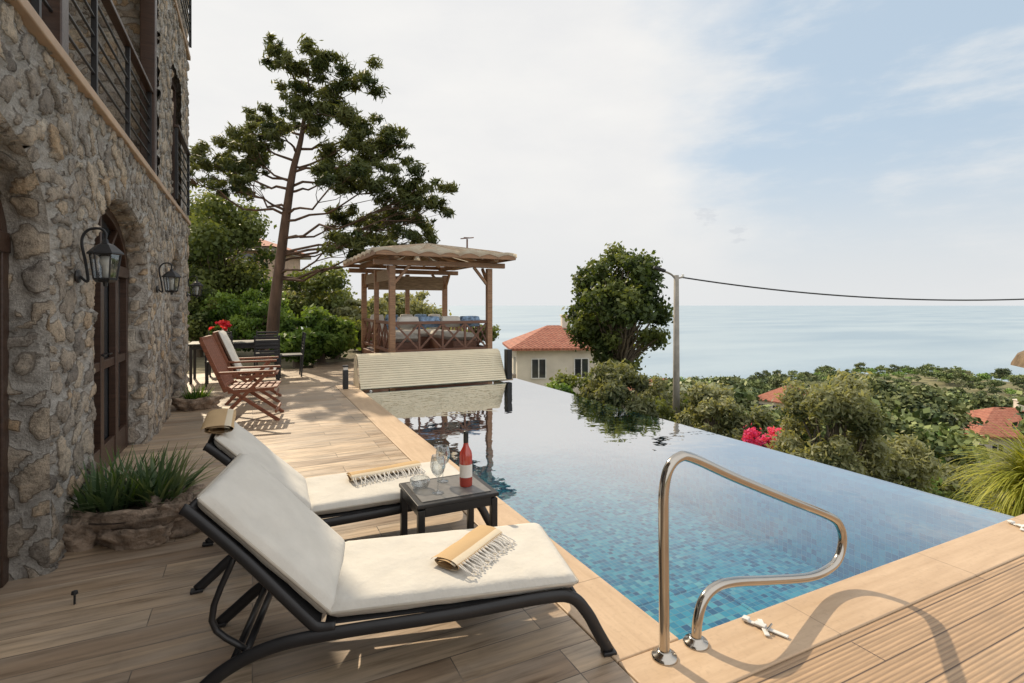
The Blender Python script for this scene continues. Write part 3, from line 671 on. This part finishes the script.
# ------------------------------------------------------------------ wooden garden chairs
def garden_chair(loc,rz,cushion=False):
    e=empty('wooden_garden_chair',loc,rz); W=.56; mb=MB()
    for y in (0,W):
        mb.bar((.60,y,.0),(-.02,y,.46),.028,.045); mb.bar((-.14,y,.0),(.46,y,.63),.028,.045)
        mb.bar((-.02,y,.40),(-.30,y,1.06),.03,.05); mb.bar((-.10,y,.64),(.56,y,.645),.055,.028); mb.bar((.0,y,.40),(.54,y,.42),.026,.045)
    mb.o('frame',M['slatred'],e,bevel=.005)
    mb=MB()
    for k in range(8): x=.02+.075*k; mb.box((x,W/2,.435),(.055,W-.03,.018))
    for k in range(11):
        y=.035+(W-.07)*k/10; mb.bar((-.03,y,.46),(-.285,y,1.05),.03,.014)
    mb.bar((-.30,0,1.06),(-.30,W,1.06),.03,.07); mb.bar((-.05,0,.47),(-.05,W,.47),.03,.05); mb.bar((.56,0,.12),(.56,W,.12),.025,.04)
    mb.o('slats',M['slatred'],e,bevel=.004)
    if cushion:
        a=math.atan2(.62,.26); rounded_cushion('seat_pad',.52,.5,.06,Matrix.Translation((.27,W/2,.475)),e,M['cush'],nx=10,ny=8)
        rounded_cushion('back_pad',.68,.5,.06,Matrix.Translation((-.11,W/2,.79))@Matrix.Rotation(a,4,'Y'),e,M['cush'],nx=10,ny=8)
garden_chair((-.28,7.60,0),math.radians(-8)); garden_chair((-.22,9.0,0),math.radians(-5),True)
# dining set
dt=empty('dining_table',(-.30,12.1,0)); mb=MB()
for x in (-.75,.75):
    for y in (-.38,.38): mb.box((x,y,.36),(.05,.05,.72))
mb.box((0,0,.74),(1.6,.86,.04)).box((0,-.38,.68),(1.45,.03,.07)).box((0,.38,.68),(1.45,.03,.07)); mb.o('frame',M['black'],dt,bevel=.005)
def dchair(loc,rz):
    e=empty('dining_chair',loc,rz); mb=MB()
    for x in (-.21,.21): mb.bar((x,-.21,0),(x,-.20,.44),.03,.03); mb.bar((x,.2,0),(x,.27,.92),.03,.03)
    mb.box((0,0,.45),(.46,.46,.03))
    for k in range(6): z=.56+.065*k; mb.box((0,.225+.075*(z-.45)/.5,z),(.42,.015,.04))
    mb.o('frame',M['black'],e,bevel=.004)
dchair((-.55,11.35,0),math.pi); dchair((.25,11.3,0),math.pi); dchair((.3,12.85,0),0); dchair((-.6,12.9,0),.1); dchair((.72,12.1,0),-math.pi/2)
vs=empty('flower_vase',(-.62,12.0,.76)); MB().lathe([(0,0),(.05,0),(.075,.07),(.05,.15),(.045,.17),(.03,.165)],(0,0,0),20).o('vase',M['white'],vs,smooth=True)
leaves('flower_heads',clumps((0,0,.30),(.2,.2,.13),10,3),LF['red'],vs,30,.05,1.1,.2); leaves('stems',clumps((0,0,.2),(.14,.14,.1),6,4),LF['bright'],vs,50,.06,1.8,.2)
# ------------------------------------------------------------------ gazebo
g=empty('wooden_gazebo',(2.55,10.75,0)); GW,GD=2.15,3.0
mb=MB()
for x in (0,GW):
    for y in (0,GD): mb.box((x,y,1.15),(.12,.12,2.30))
mb.box((GW*.52,GD,1.15),(.1,.1,2.3)); mb.box((0,GD*.5,1.15),(.1,.1,2.3))
for y in (0,GD): mb.box((GW/2,y,2.37),(GW+.75,.09,.11))
for x in (0,GW): mb.box((x,GD/2,2.48),(.10,GD+.8,.10))
for x in (0,GW):
    for y,sg in ((0,1),(GD,-1)): mb.bar((x,y+sg*.05,1.95),(x,y+sg*.38,2.32),.06,.06)
for y in (0,GD):
    for x,sg in ((0,1),(GW,-1)): mb.bar((x+sg*.05,y,1.95),(x+sg*.36,y,2.32),.06,.06)
mb.o('posts_and_beams',M['gaz'],g,bevel=.008)
mb=MB(); NR=7
# hipped roof frame: rafters run from the eaves on each side up to a short ridge
ze,zr=2.54,2.86; ex,ey=.42,.45; r0=(GW/2,GD*.36); r1=(GW/2,GD*.64)
def ridge(y): return (GW/2,min(max(y,r0[1]),r1[1]),zr)
E=[]
for k in range(NR+1): x=-ex+(GW+2*ex)*k/NR; E.append(((x,-ey,ze),(r0[0],r0[1],zr)))
for k in range(NR+2): y=-ey+(GD+2*ey)*k/(NR+1); E.append(((GW+ex,y,ze),ridge(y)))
for k in range(NR+1): x=GW+ex-(GW+2*ex)*k/NR; E.append(((x,GD+ey,ze),(r1[0],r1[1],zr)))
for k in range(NR+2): y=GD+ey-(GD+2*ey)*k/(NR+1); E.append(((-ex,y,ze),ridge(y)))
for a_,b_ in E: mb.bar(a_,Vector(b_)+Vector((.001,.001,0)),.04,.06)
for a_,b_ in (((-ex,-ey),(GW+ex,-ey)),((GW+ex,-ey),(GW+ex,GD+ey)),((GW+ex,GD+ey),(-ex,GD+ey)),((-ex,GD+ey),(-ex,-ey))): mb.bar((*a_,ze-.02),(*b_,ze-.02),.04,.09)
mb.o('rafters',M['gaz'],g)
VV=[[],[]];FF=[[],[]]
for i in range(len(E)):
    a0,b0=Vector(E[i][0]),Vector(E[i][1]); a1,b1=Vector(E[(i+1)%len(E)][0]),Vector(E[(i+1)%len(E)][1])
    if (a1-a0).length<.05: continue
    q=0 if i%2 else 1; V_,F_=VV[q],FF[q]; b=len(V_)
    for u in range(8):
        for w_ in range(6):
            tu=u/7; tw=w_/5; p_=a0.lerp(a1,tw).lerp(b0.lerp(b1,tw),tu); p_.z+=.05+.045*math.sin(math.pi*tw)*(1-tu*.6)-(.02 if u==0 else 0)
            V_.append(p_)
    for u in range(7):
        for w_ in range(5): k_=b+u*6+w_; F_.append((k_,k_+1,k_+7,k_+6))
obj('canvas_panels',VV[0],FF[0],M['canvas'],g,smooth=True); obj('board_panels',VV[1],FF[1],M['gazr'],g)
V=[];F=[]
def scallop(p0,p1,n,drop,mbv,mbf):
    p0=Vector(p0);p1=Vector(p1); b=len(mbv); S=n*8
    for i in range(S+1):
        p=p0.lerp(p1,i/S); s=abs(math.sin(math.pi*n*i/S)); mbv.append(p+Vector((0,0,s*.03))); mbv.append(p-Vector((0,0,.03+drop*(1-s))))
    for i in range(S): mbf.append((b+2*i,b+2*i+2,b+2*i+3,b+2*i+1))
scallop((-.45,-.48,2.60),(GW+.45,-.48,2.60),7,.06,V,F); scallop((-.45,-.48,2.60),(-.45,GD+.48,2.60),8,.06,V,F); scallop((GW+.45,-.48,2.60),(GW+.45,GD+.48,2.60),8,.06,V,F)
obj('eaves_cloth',V,F,M['canvas'],g,smooth=True)
mb=MB()
for k in range(14): mb.tube([(.08,GD-.08,2.24-.026*k),(GW-.08,GD-.08,2.24-.026*k)],.013,6)
for k in range(9): mb.tube([(-.0,.1,2.24-.026*k),(-.0,GD-.1,2.24-.026*k)],.013,6)
mb.o('rolled_blinds',M['gazr'],g)
MB().mm((-.06,-.06,0),(GW+.06,GD+.06,.42)).o('platform',M['gazd'],g,bevel=.01)
mb=MB()
def rail_x(p0,p1,n):
    p0=Vector(p0);p1=Vector(p1)
    for z in (.55,1.13): mb.bar(p0+Vector((0,0,z)),p1+Vector((0,0,z)),.06,.06)
    for k in range(n):
        a=p0.lerp(p1,k/n); c=p0.lerp(p1,(k+1)/n)
        mb.bar(a+Vector((0,0,.57)),c+Vector((0,0,1.11)),.028,.035); mb.bar(a+Vector((0,0,1.11)),c+Vector((0,0,.57)),.022,.035)
        if k: mb.bar(a+Vector((0,0,.56)),a+Vector((0,0,1.11)),.04,.04)
rail_x((.06,0,0),(GW-.06,0,0),4); rail_x((0,.06,0),(0,GD-.06,0),5); rail_x((.06,GD,0),(GW-.06,GD,0),4); rail_x((GW,.06,0),(GW,GD-.06,0),5)
mb.o('cross_railing',M['gazd'],g)
for i,(cx,cy,lx,wy) in enumerate(((GW/2,GD-.45,GW-.3,.6),(.4,GD/2-.2,.6,GD-1.2),(GW-.4,GD/2-.2,.6,GD-1.2))):
    rounded_cushion('bench_seat_%d'%i,lx,wy,.16,Matrix.Translation((cx,cy,.78)),g,M['cush'],nx=10,ny=10); MB().box((cx,cy,.56),(lx-.05,wy-.05,.28)).o('bench_base_%d'%i,M['gazd'],g)
for i in range(5): rounded_cushion('back_pillow_%d'%i,.12,.36,.38,Matrix.Translation((.3+i*.38,GD-.12,1.06))@Matrix.Rotation(math.pi/2,4,'Z'),g,M['bluec'] if i%2 else M['cush'],nx=8,ny=8)
for i in range(4): rounded_cushion('front_cushion_%d'%i,(GW-.3)/4-.02,.22,.22,Matrix.Translation((.15+(GW-.3)*(i+.5)/4,.2,1.14)),g,M['bluec'] if i%2 else M['cush'],nx=10,ny=6)
fn=MB().tube([(1.75,.3,2.65),(1.75,.3,2.97)],.02,6); fn.bar((1.6,.3,2.97),(1.9,.3,3.01),.05,.02); fn.bar((1.75,.15,2.98),(1.75,.45,3.02),.05,.02); fn.o('roof_vane',M['gazd'],g)
# ------------------------------------------------------------------ trees
def branch(mb,p0,p1,r0,r1,sag=.1,seed=0,n=6):
    g=random.Random(seed); p0=Vector(p0);p1=Vector(p1); pts=[];rs=[]; L_=(p1-p0).length
    for i in range(n+1):
        t=i/n; p=p0.lerp(p1,t)+Vector((0,0,-sag*L_*math.sin(math.pi*t)))
        if 0<i<n: p+=Vector((g.uniform(-1,1),g.uniform(-1,1),g.uniform(-1,1)))*L_*.05
        pts.append(p); rs.append(r0*(1-t)+r1*t)
    mb.tube(pts,rs,7); return pts
R_=Vector((COS,-SIN,0)); Fw=Vector((SIN,COS,0))
pb=from_cam(-6.57,14.5,-.05); pine=empty('pine_tree',pb); tr=MB()
tk=[(0,0,0),(.05,0,1.2),(.20,.05,2.7),(.42,.0,4.2),(.62,-.1,5.2),(.80,0,6.1),(.88,.05,7.0),(.80,0,7.7)]
tkw=[R_*a+Fw*b+Vector((0,0,c)) for a,b,c in tk]; tr.tube(catmull(tkw,5),[.18-.16*(i/35) for i in range(36)],10)
def trunk_at(z):
    for a,b in zip(tkw,tkw[1:]):
        if a.z<=z<=b.z: return a.lerp(b,(z-a.z)/(b.z-a.z))
    return tkw[-1]
cl=[(.55,7.95,.4),(1.5,7.8,.6),(2.1,7.35,.7),(.77,7.3,.6),(-.1,6.7,.5),(1.3,6.7,.75),(2.6,6.6,.7),(3.3,6.1,.4),(1.9,5.95,.7),(.5,6.1,.6),(-.7,6.1,.5),(2.8,5.6,.6),(-1.3,5.7,.65),(-1.9,5.6,.45),(-.5,5.5,.55),(-1.1,4.9,.55),(1.6,5.2,.45),(2.4,4.75,.7),(3.3,4.8,.7),(4.1,4.5,.5),(4.5,4.1,.35),(3.7,4.0,.7),(2.8,3.85,.7),(1.9,4.0,.5),(3.4,3.3,.6),(2.55,3.15,.5),(4.1,3.4,.4),(1.6,3.3,.35),(-.2,4.65,.35),(-1.9,4.9,.35)]
gp=random.Random(21); blobs=[]
for i,(a,z,r) in enumerate(cl):
    dpt=gp.uniform(-1.4,1.4)*(1 if abs(a-.8)<2.5 else .7)
    tip=R_*a+Fw*dpt+Vector((0,0,z)); root=trunk_at(max(1.9,z-.35-.22*abs(a-.6))); bp=branch(tr,root,tip,.040,.010,.06,i,7)
    for k in range(15):
        o=Vector((gp.gauss(0,1),gp.gauss(0,1),gp.gauss(0,.55)))*r*.68; q=tip+o; s=r*gp.uniform(.16,.34)
        blobs.append((q.x,q.y,q.z,s*1.2,s*1.2,s*.8))
        if k%2==0: branch(tr,bp[gp.choice((4,5,6))],q,.012,.004,.02,i*20+k,3)
tr.o('trunk_and_limbs',M['bark'],pine,smooth=True)
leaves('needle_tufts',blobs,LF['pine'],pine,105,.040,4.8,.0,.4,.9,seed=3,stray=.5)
def tree(name,loc,H,crown_r,crown_h,mat,size,per,nb=30,seed=0,bark='bark2',trunk_r=.12,elong=1.6,lean=(0,0),sub=.36,gap=-.16):
    e=empty(name,loc); mb=MB()
    cz=H-crown_h/2; B=clumps((lean[0],lean[1],cz),(crown_r,crown_r,crown_h/2),nb,seed+1,sub=sub,gap=gap)
    mb.tube([(0,0,-.3),(lean[0]*.3,lean[1]*.3,(H-crown_h)*.5),(lean[0]*.8,lean[1]*.8,H-crown_h+.1),(lean[0],lean[1],cz)],[trunk_r*1.2,trunk_r,trunk_r*.8,trunk_r*.4],8)
    for i,b in enumerate(B): branch(mb,(lean[0]*.8,lean[1]*.8,max(.2,H-crown_h*.9)),b[:3],trunk_r*.35,.01,-.05,seed+i,4)
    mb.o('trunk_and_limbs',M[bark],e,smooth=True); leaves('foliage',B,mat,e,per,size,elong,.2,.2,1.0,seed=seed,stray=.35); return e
def plant(name,tan,dep,topz,rad,mat,size,n,seed,ch=None,base=None,**k):
    p=from_cam(tan*dep,dep); b=gz(p.x,p.y) if base is None else base; H=topz-b
    ch=min(H*.9,ch or rad*2); return tree(name,(p.x,p.y,b),H,rad,ch,mat,size,int(n*.7),seed=seed,**k)
plant('broadleaf_tree',.205,22,4.1,2.3,LF['broad'],.12,250,31,5.9,nb=120,trunk_r=.16,sub=.20,gap=-.20)
plant('broadleaf_tree',.115,18,-.75,.9,LF['broad'],.08,330,32,1.8)
plant('broadleaf_tree',.05,16,-.75,.8,LF['bright'],.07,400,36,1.8)
plant('olive_tree',.200,13,.20,1.0,LF['olive'],.05,600,33,2.6,elong=2.6,nb=44,gap=-.3,sub=.3)
plant('olive_tree',.30,17,-.65,1.1,LF['olive'],.06,600,41,2.4,elong=2.4)
plant('olive_tree',.375,14,-.50,.85,LF['olive'],.055,560,34,2.2,elong=2.6,sub=.3)
plant('olive_tree',.455,13,-.95,.75,LF['olive'],.05,520,35,2.0,elong=2.6)
plant('olive_tree',.605,10,.38,1.0,LF['olive'],.040,900,37,3.2,nb=60,elong=2.8,sub=.26)
plant('olive_tree',.70,10.5,-1.0,.9,LF['olive'],.042,750,38,2.0,elong=2.6)
plant('flowering_shrub',.47,11.2,-1.02,.42,LF['pink'],.045,110,39,.7)
sh=[(.78,9.5,-1.55,.8,'broad'),(.86,9.0,-1.9,.7,'bright'),(.53,11.2,-1.5,.7,'bright'),(.40,11.6,-1.45,.7,'olive'),(.28,11.6,-1.15,.7,'broad'),(.14,13,-.85,.7,'bright'),(.93,8.2,-2.0,.6,'broad'),(.64,8.6,-1.5,.7,'broad'),(.33,15.5,-1.0,1.0,'broad'),(.50,16,-1.7,1.1,'broad'),(.72,14,-2.3,1.1,'bright'),(.82,15,-3.1,1.0,'olive'),(.09,16,-.9,.8,'bright'),(.56,19,-2.5,1.2,'bright'),(.67,21,-3.4,1.4,'broad'),(.46,20,-2.1,1.3,'olive')]
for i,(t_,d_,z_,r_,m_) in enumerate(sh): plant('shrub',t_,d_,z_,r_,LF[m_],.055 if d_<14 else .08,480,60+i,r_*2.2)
# yellow-green fountain plant
p=from_cam(1.0*6.3,6.3); yg=empty('fountain_grass',(p.x,p.y,-2.55))
MB().tube([(0,0,0),(.02,0,1.0),(0,0,1.8)],[.12,.09,.07],8).o('stem',M['bark2'],yg)
blades('arching_leaves',(0,0,1.9),700,.95,.028,1.5,LF['yellow'],yg,8,1.9,.14,9)
blades('arching_leaves_b',(.15,.1,1.5),480,.85,.028,1.6,LF['yellow'],yg,9,1.9,.15,9)
# left garden
gb=-.06
plant('broadleaf_tree',-.555,19,5.6,1.9,LF['broad'],.10,480,80,4.2,gb,nb=40)
plant('pine_tree',-.60,22,6.8,2.0,LF['pine'],.07,480,81,4.5,gb,nb=40,elong=3,bark='bark')
plant('broadleaf_tree',-.50,21,2.9,1.4,LF['bright'],.10,420,82,3.0,gb)
plant('broadleaf_tree',-.43,24,3.0,1.9,LF['olive'],.10,420,83,3.2,gb)
plant('broadleaf_tree',-.36,23,3.3,1.7,LF['broad'],.10,480,84,3.4,gb)
plant('broadleaf_tree',-.29,22,1.8,1.4,LF['olive'],.10,400,85,2.4,gb)
plant('shrub',-.405,13.3,1.25,.72,LF['bright'],.075,520,86,1.5,gb,elong=2.2)
plant('shrub',-.36,13.9,1.5,.75,LF['bright'],.07,520,87,1.7,gb,elong=2.2)
plant('shrub',-.33,15.5,1.3,.8,LF['broad'],.07,420,88,1.6,gb)
plant('shrub',-.47,15.5,1.6,.9,LF['bright'],.07,420,89,1.8,gb)
plant('shrub',-.53,16,2.0,1.0,LF['bright'],.07,420,90,2.0,gb)
plant('shrub',-.59,16,2.3,1.0,LF['broad'],.07,420,91,2.4,gb)
plant('shrub',-.25,18,1.0,1.0,LF['broad'],.08,420,92,1.4,gb)
plant('shrub',-.15,18,.95,1.0,LF['olive'],.08,420,93,1.4,gb)
plant('shrub',-.08,19,.8,1.0,LF['broad'],.08,420,94,1.4,gb)
plant('broadleaf_tree',-.20,24,2.3,1.5,LF['olive'],.1,420,95,2.6,gb)
# ------------------------------------------------------------------ houses
def villa(name,loc,w,d,hw,hr,rz,chim=False):
    e=empty(name,loc,rz)
    MB().mm((-w/2,-d/2,-5),(w/2,d/2,hw)).o('walls',M['plaster'],e)
    o=.45; rl=max(.1,(w-d)/2); V=[(-w/2-o,-d/2-o,hw),(w/2+o,-d/2-o,hw),(w/2+o,d/2+o,hw),(-w/2-o,d/2+o,hw),(-rl,0,hw+hr),(rl,0,hw+hr)]
    V+=[(x,y,z-.14) for x,y,z in V[:4]]
    obj('roof',V,[(0,1,5,4),(1,2,5),(2,3,4,5),(3,0,4),(0,6,7,1),(1,7,8,2),(2,8,9,3),(3,9,6,0),(9,8,7,6)],M['roof'],e)
    wn=MB(); fr=MB()
    for sy in (-1,1):
        k=int(w/2)
        for i in range(k):
            x=-w/2+(i+.5)*w/k; wn.box((x,sy*(d/2+.004),hw-1.25),(.8,.03,1.1)); 
            for dx in (-.43,0,.43): fr.box((x+dx,sy*(d/2+.02),hw-1.25),(.06,.06,1.2))
            for dz in (-.58,.58): fr.box((x,sy*(d/2+.02),hw-1.25+dz),(.8,.064,.06))
    for sx in (-1,1):
        k=int(d/2)
        for i in range(k):
            y=-d/2+(i+.5)*d/k; wn.box((sx*(w/2+.004),y,hw-1.25),(.03,.8,1.1))
            for dy in (-.43,0,.43): fr.box((sx*(w/2+.02),y+dy,hw-1.25),(.06,.06,1.2))
    wn.o('window_panes',M['win'],e); fr.o('window_frames',M['white'],e)
    if chim: MB().mm((w*.1,-.3,hw+.2),(w*.1+.5,.2,hw+hr+.6)).mm((w*.1-.06,-.36,hw+hr+.6),(w*.1+.56,.26,hw+hr+.68)).o('chimney',M['plaster'],e)
HS=[(.078,34,-5.0,5.2,4.4,3.95,1.25,-20,1),(.93,44,-11.7,7.6,6.0,3.0,1.7,-35,1),(.52,84,-16.2,9,6.5,3.0,2.0,15,0),(.275,46,-8.6,6,4,2.5,1.2,5,0)]
for t_,d_,z_,w_,dd_,hw_,hr_,rz_,c_ in HS:
    p=from_cam(t_*d_,d_); villa('red_roof_villa',(p.x,p.y,z_),w_,dd_,hw_,hr_,math.radians(rz_),c_)
p=from_cam(-.53*32,32); e=empty('hillside_house',(p.x,p.y,-.1),math.radians(-25))
MB().mm((-3.2,-2.5,-2.6),(3.2,2.5,4.6)).o('walls',M['ochre'],e); MB().mm((-3.7,-3.1,4.6),(3.7,3.1,4.8)).mm((-3.3,-3.6,2.6),(3.3,-2.5,2.75)).o('slabs',M['concrete'],e)
mb=MB(); [mb.box((x,-2.51,z),(1.1,.06,1.5)) for x in (-2.1,0,2.1) for z in (1.2,3.7)]; mb.o('windows',M['win'],e)
mb=MB(); [mb.box((x,-3.5,3.2),(.05,.05,.9)) for x in np.linspace(-3.2,3.2,14)]; mb.box((0,-3.5,3.66),(6.5,.06,.06)); mb.o('balcony_rail',M['brown'],e)
V=[(-3.9,-3.3,4.81),(3.9,-3.3,4.81),(3.9,3.3,4.81),(-3.9,3.3,4.81),(-1.5,0,5.7),(1.5,0,5.7)]; obj('roof',V,[(0,1,5,4),(1,2,5),(2,3,4,5),(3,0,4)],M['roof'],e)
# ------------------------------------------------------------------ utility poles & wire
p1=from_cam(.310*16,16); z1=gz(p1.x,p1.y)
def pole(p,zb,zt,name='utility_pole',lamp=True):
    e=empty(name,(p.x,p.y,zb)); H=zt-zb
    MB().tube([(0,0,0),(0,0,H)],[.12,.075],10).o('shaft',M['concrete'],e,smooth=True)
    mb=MB(); mb.tube(catmull([(0,0,H-.15),tuple(-R_*.15+Vector((0,0,H+.02))),tuple(-R_*.42+Vector((0,0,H+.14)))],5),.03,8); mb.tube([(0,0,H-.1),tuple(R_*.2+Vector((0,0,H-.06)))],.025,6); mb.o('arm',M['concrete'],e)
    if lamp: MB().bar(-R_*.34+Vector((0,0,H+.12)),-R_*.68+Vector((0,0,H+.24)),.18,.09).o('lamp_head',M['black'],e,bevel=.02)
    MB().lathe([(0,0),(.04,0),(.045,.04),(.03,.06),(.04,.08),(0,.1)],tuple(R_*.2+Vector((0,0,H-.06))),10).o('insulator',M['white'],e)
pole(p1,z1,2.40); p2=from_cam(1.60*17,17); pole(p2,gz(p2.x,p2.y),3.2,lamp=False)
a=p1+R_*.2+Vector((0,0,2.33)); b_=p2+Vector((0,0,3.15)); w=[]
for i in range(41):
    t_=i/40; q=a.lerp(b_,t_); q.z-=4*1.05*t_*(1-t_); w.append(q)
MB().tube(w,.022,6).o('overhead_wire',M['black'])
# neighbour's thatched parasol at the far right
p=from_cam(.985*5.6,5.6); us=empty('thatched_parasol',(p.x+1.07,p.y-.52,-2.6))
MB().lathe([(0,4.05),(.05,4.02),(.55,3.80),(1.0,3.52),(1.06,3.40),(1.02,3.40),(.95,3.48),(0,3.9)],(0,0,0),18).o('canopy',M['thatch'],us); MB().tube([(0,0,0),(0,0,4.02)],.03,8).o('mast',M['gaz'],us)
# ------------------------------------------------------------------ distant trees
far=empty('distant_trees'); vm=[]; vl=[]
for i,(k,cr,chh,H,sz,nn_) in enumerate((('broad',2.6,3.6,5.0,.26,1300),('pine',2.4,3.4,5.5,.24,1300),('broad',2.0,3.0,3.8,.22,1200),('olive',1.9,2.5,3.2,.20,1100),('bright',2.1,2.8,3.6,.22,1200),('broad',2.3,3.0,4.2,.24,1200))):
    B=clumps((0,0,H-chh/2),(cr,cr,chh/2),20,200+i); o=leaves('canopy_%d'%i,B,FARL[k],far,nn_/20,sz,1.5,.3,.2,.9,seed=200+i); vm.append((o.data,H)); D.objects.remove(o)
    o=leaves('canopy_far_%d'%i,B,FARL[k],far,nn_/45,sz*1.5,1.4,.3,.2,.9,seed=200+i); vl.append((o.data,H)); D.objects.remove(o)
g5=random.Random(77); cnt=0
while cnt<2200:
    dep=18+g5.random()**1.25*430; tn=g5.uniform(-.45,1.15); q=from_cam(tn*dep,dep)
    if q.x<7.5 and q.y<28: continue
    z=gz(q.x,q.y)
    if z<-59.5: continue
    bad=False
    for (t_,d_,z_,w_,dd_,hw_,hr_,rz_,c_) in HS:
        hp=from_cam(t_*d_,d_)
        if (q.xy-hp.xy).length<w_*.5+2.5: bad=True
        if dep<d_ and abs(tn-t_)<(w_*.5+2.2)/d_ and t_>.3: bad=True   # keep trees out of the camera's line to these villas
    if bad or (dep<30 and -.1<tn<.35): continue
    me_,H_=g5.choice(vm if dep<110 else vl); s=g5.uniform(.6,1.2)
    lim=(1.5-g5.choice((.130,.15,.175,.21))*dep-z)/H_ if dep<170 else 9
    s=min(s,lim)
    if s<.28: 
        if lim<.12: continue
        s=.28
    o=D.objects.new('canopy',me_); C.collection.objects.link(o); o.parent=far
    o.location=(q.x,q.y,z-.2); o.rotation_euler=(0,0,g5.uniform(0,6.28)); k_=max(s,.42); o.scale=(k_*1.05,k_*1.05,s*g5.uniform(.85,1.05)); cnt+=1
# ------------------------------------------------------------------ light & sky
EL=math.radians(38); AZ=math.radians(-9)
sv=Vector((math.sin(AZ)*math.cos(EL),math.cos(AZ)*math.cos(EL),math.sin(EL)))
sl=D.lights.new('sun','SUN'); sl.energy=4.8; sl.angle=math.radians(.6); sl.color=(1,.84,.62)
so=D.objects.new('sun',sl); C.collection.objects.link(so); so.rotation_euler=(-sv).to_track_quat('-Z','Y').to_euler(); so.location=sv*50
wd=D.worlds.new('World'); C.scene.world=wd; wd.use_nodes=True; nt=wd.node_tree; nt.nodes.clear()
sky=N(nt,'ShaderNodeTexSky'); sky.sky_type='NISHITA'; sky.sun_disc=False; sky.sun_elevation=EL; sky.sun_rotation=AZ; sky.air_density=1.0; sky.dust_density=2.0; sky.ozone_density=1.2
tc=N(nt,'ShaderNodeTexCoord'); G=tc.outputs['Generated']; s=N(nt,'ShaderNodeSeparateXYZ'); L(nt,G,s.inputs[0])
def dotn(v):
    dp=N(nt,'ShaderNodeVectorMath',operation='DOT_PRODUCT'); L(nt,G,dp.inputs[0]); dp.inputs[1].default_value=v; return dp.outputs['Value']
n1=noisen(nt,2.6,6,.55,G,(1,1,2.0)); n2=noisen(nt,3.4,7,.6,G,(1,1,3.5)); n3=noisen(nt,4.5,5,.55,G,(1,1,2.5))
v=mathn(nt,'ADD',dotn((.87,.339,.357)),mathn(nt,'MULTIPLY',mathn(nt,'SUBTRACT',n1,.5),.20))
blue=mapr(nt,v,.865,.945)
cw=ramp(nt,n3,[(.3,(8.5,8.5,8.5)),(.7,(9.2,9.1,8.9))])
wisps=mapr(nt,n2,.42,.68,.18,.80)
skyc=mixc(nt,1,sky.outputs[0],(1.35,1.25,1.15),'MULTIPLY')
bl=mixc(nt,wisps,mixc(nt,.75,skyc,(4.9,6.5,8.1)),(8.1,8.3,8.4))
full=mixc(nt,blue,cw,bl)
haze=mapr(nt,s.outputs[2],-.02,.28,.95,0)
full=mixc(nt,haze,full,(7.9,8.0,8.05))
for d_,w_ in (((.7135,.6803,.1545),.00022),((.7485,.6488,.1225),.00018)):
    vv=Vector(d_).normalized()
    cd=mathn(nt,'ADD',dotn(tuple(vv)),mathn(nt,'MULTIPLY',mathn(nt,'SUBTRACT',noisen(nt,34,5,.65,G,(1,1,3)),.56),.0012))
    full=mixc(nt,mapr(nt,cd,1-w_,1,0,.3),full,(5.6,5.9,6.4))
k=mapr(nt,dotn((SIN,COS,0)),-.35,.45,1.4,1.0)  # sky behind and above the camera boosted, added as unseen fill light
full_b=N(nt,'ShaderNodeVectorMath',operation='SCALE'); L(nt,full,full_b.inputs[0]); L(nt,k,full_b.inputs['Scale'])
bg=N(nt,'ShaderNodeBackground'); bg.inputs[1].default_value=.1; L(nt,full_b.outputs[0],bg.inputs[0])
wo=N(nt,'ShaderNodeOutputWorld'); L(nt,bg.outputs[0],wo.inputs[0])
# ------------------------------------------------------------------ camera
cam=D.cameras.new('camera'); co=D.objects.new('camera',cam); C.collection.objects.link(co)
cam.sensor_width=36; cam.lens=36*530/1024; cam.shift_y=-36.5/1024; cam.clip_start=.05; cam.clip_end=90000
co.location=(0,0,1.5); co.rotation_euler=(math.radians(90),0,math.radians(-26.1)); C.scene.camera=co
C.scene.view_settings.view_transform='Standard'; C.scene.view_settings.look='None'; C.scene.view_settings.exposure=0
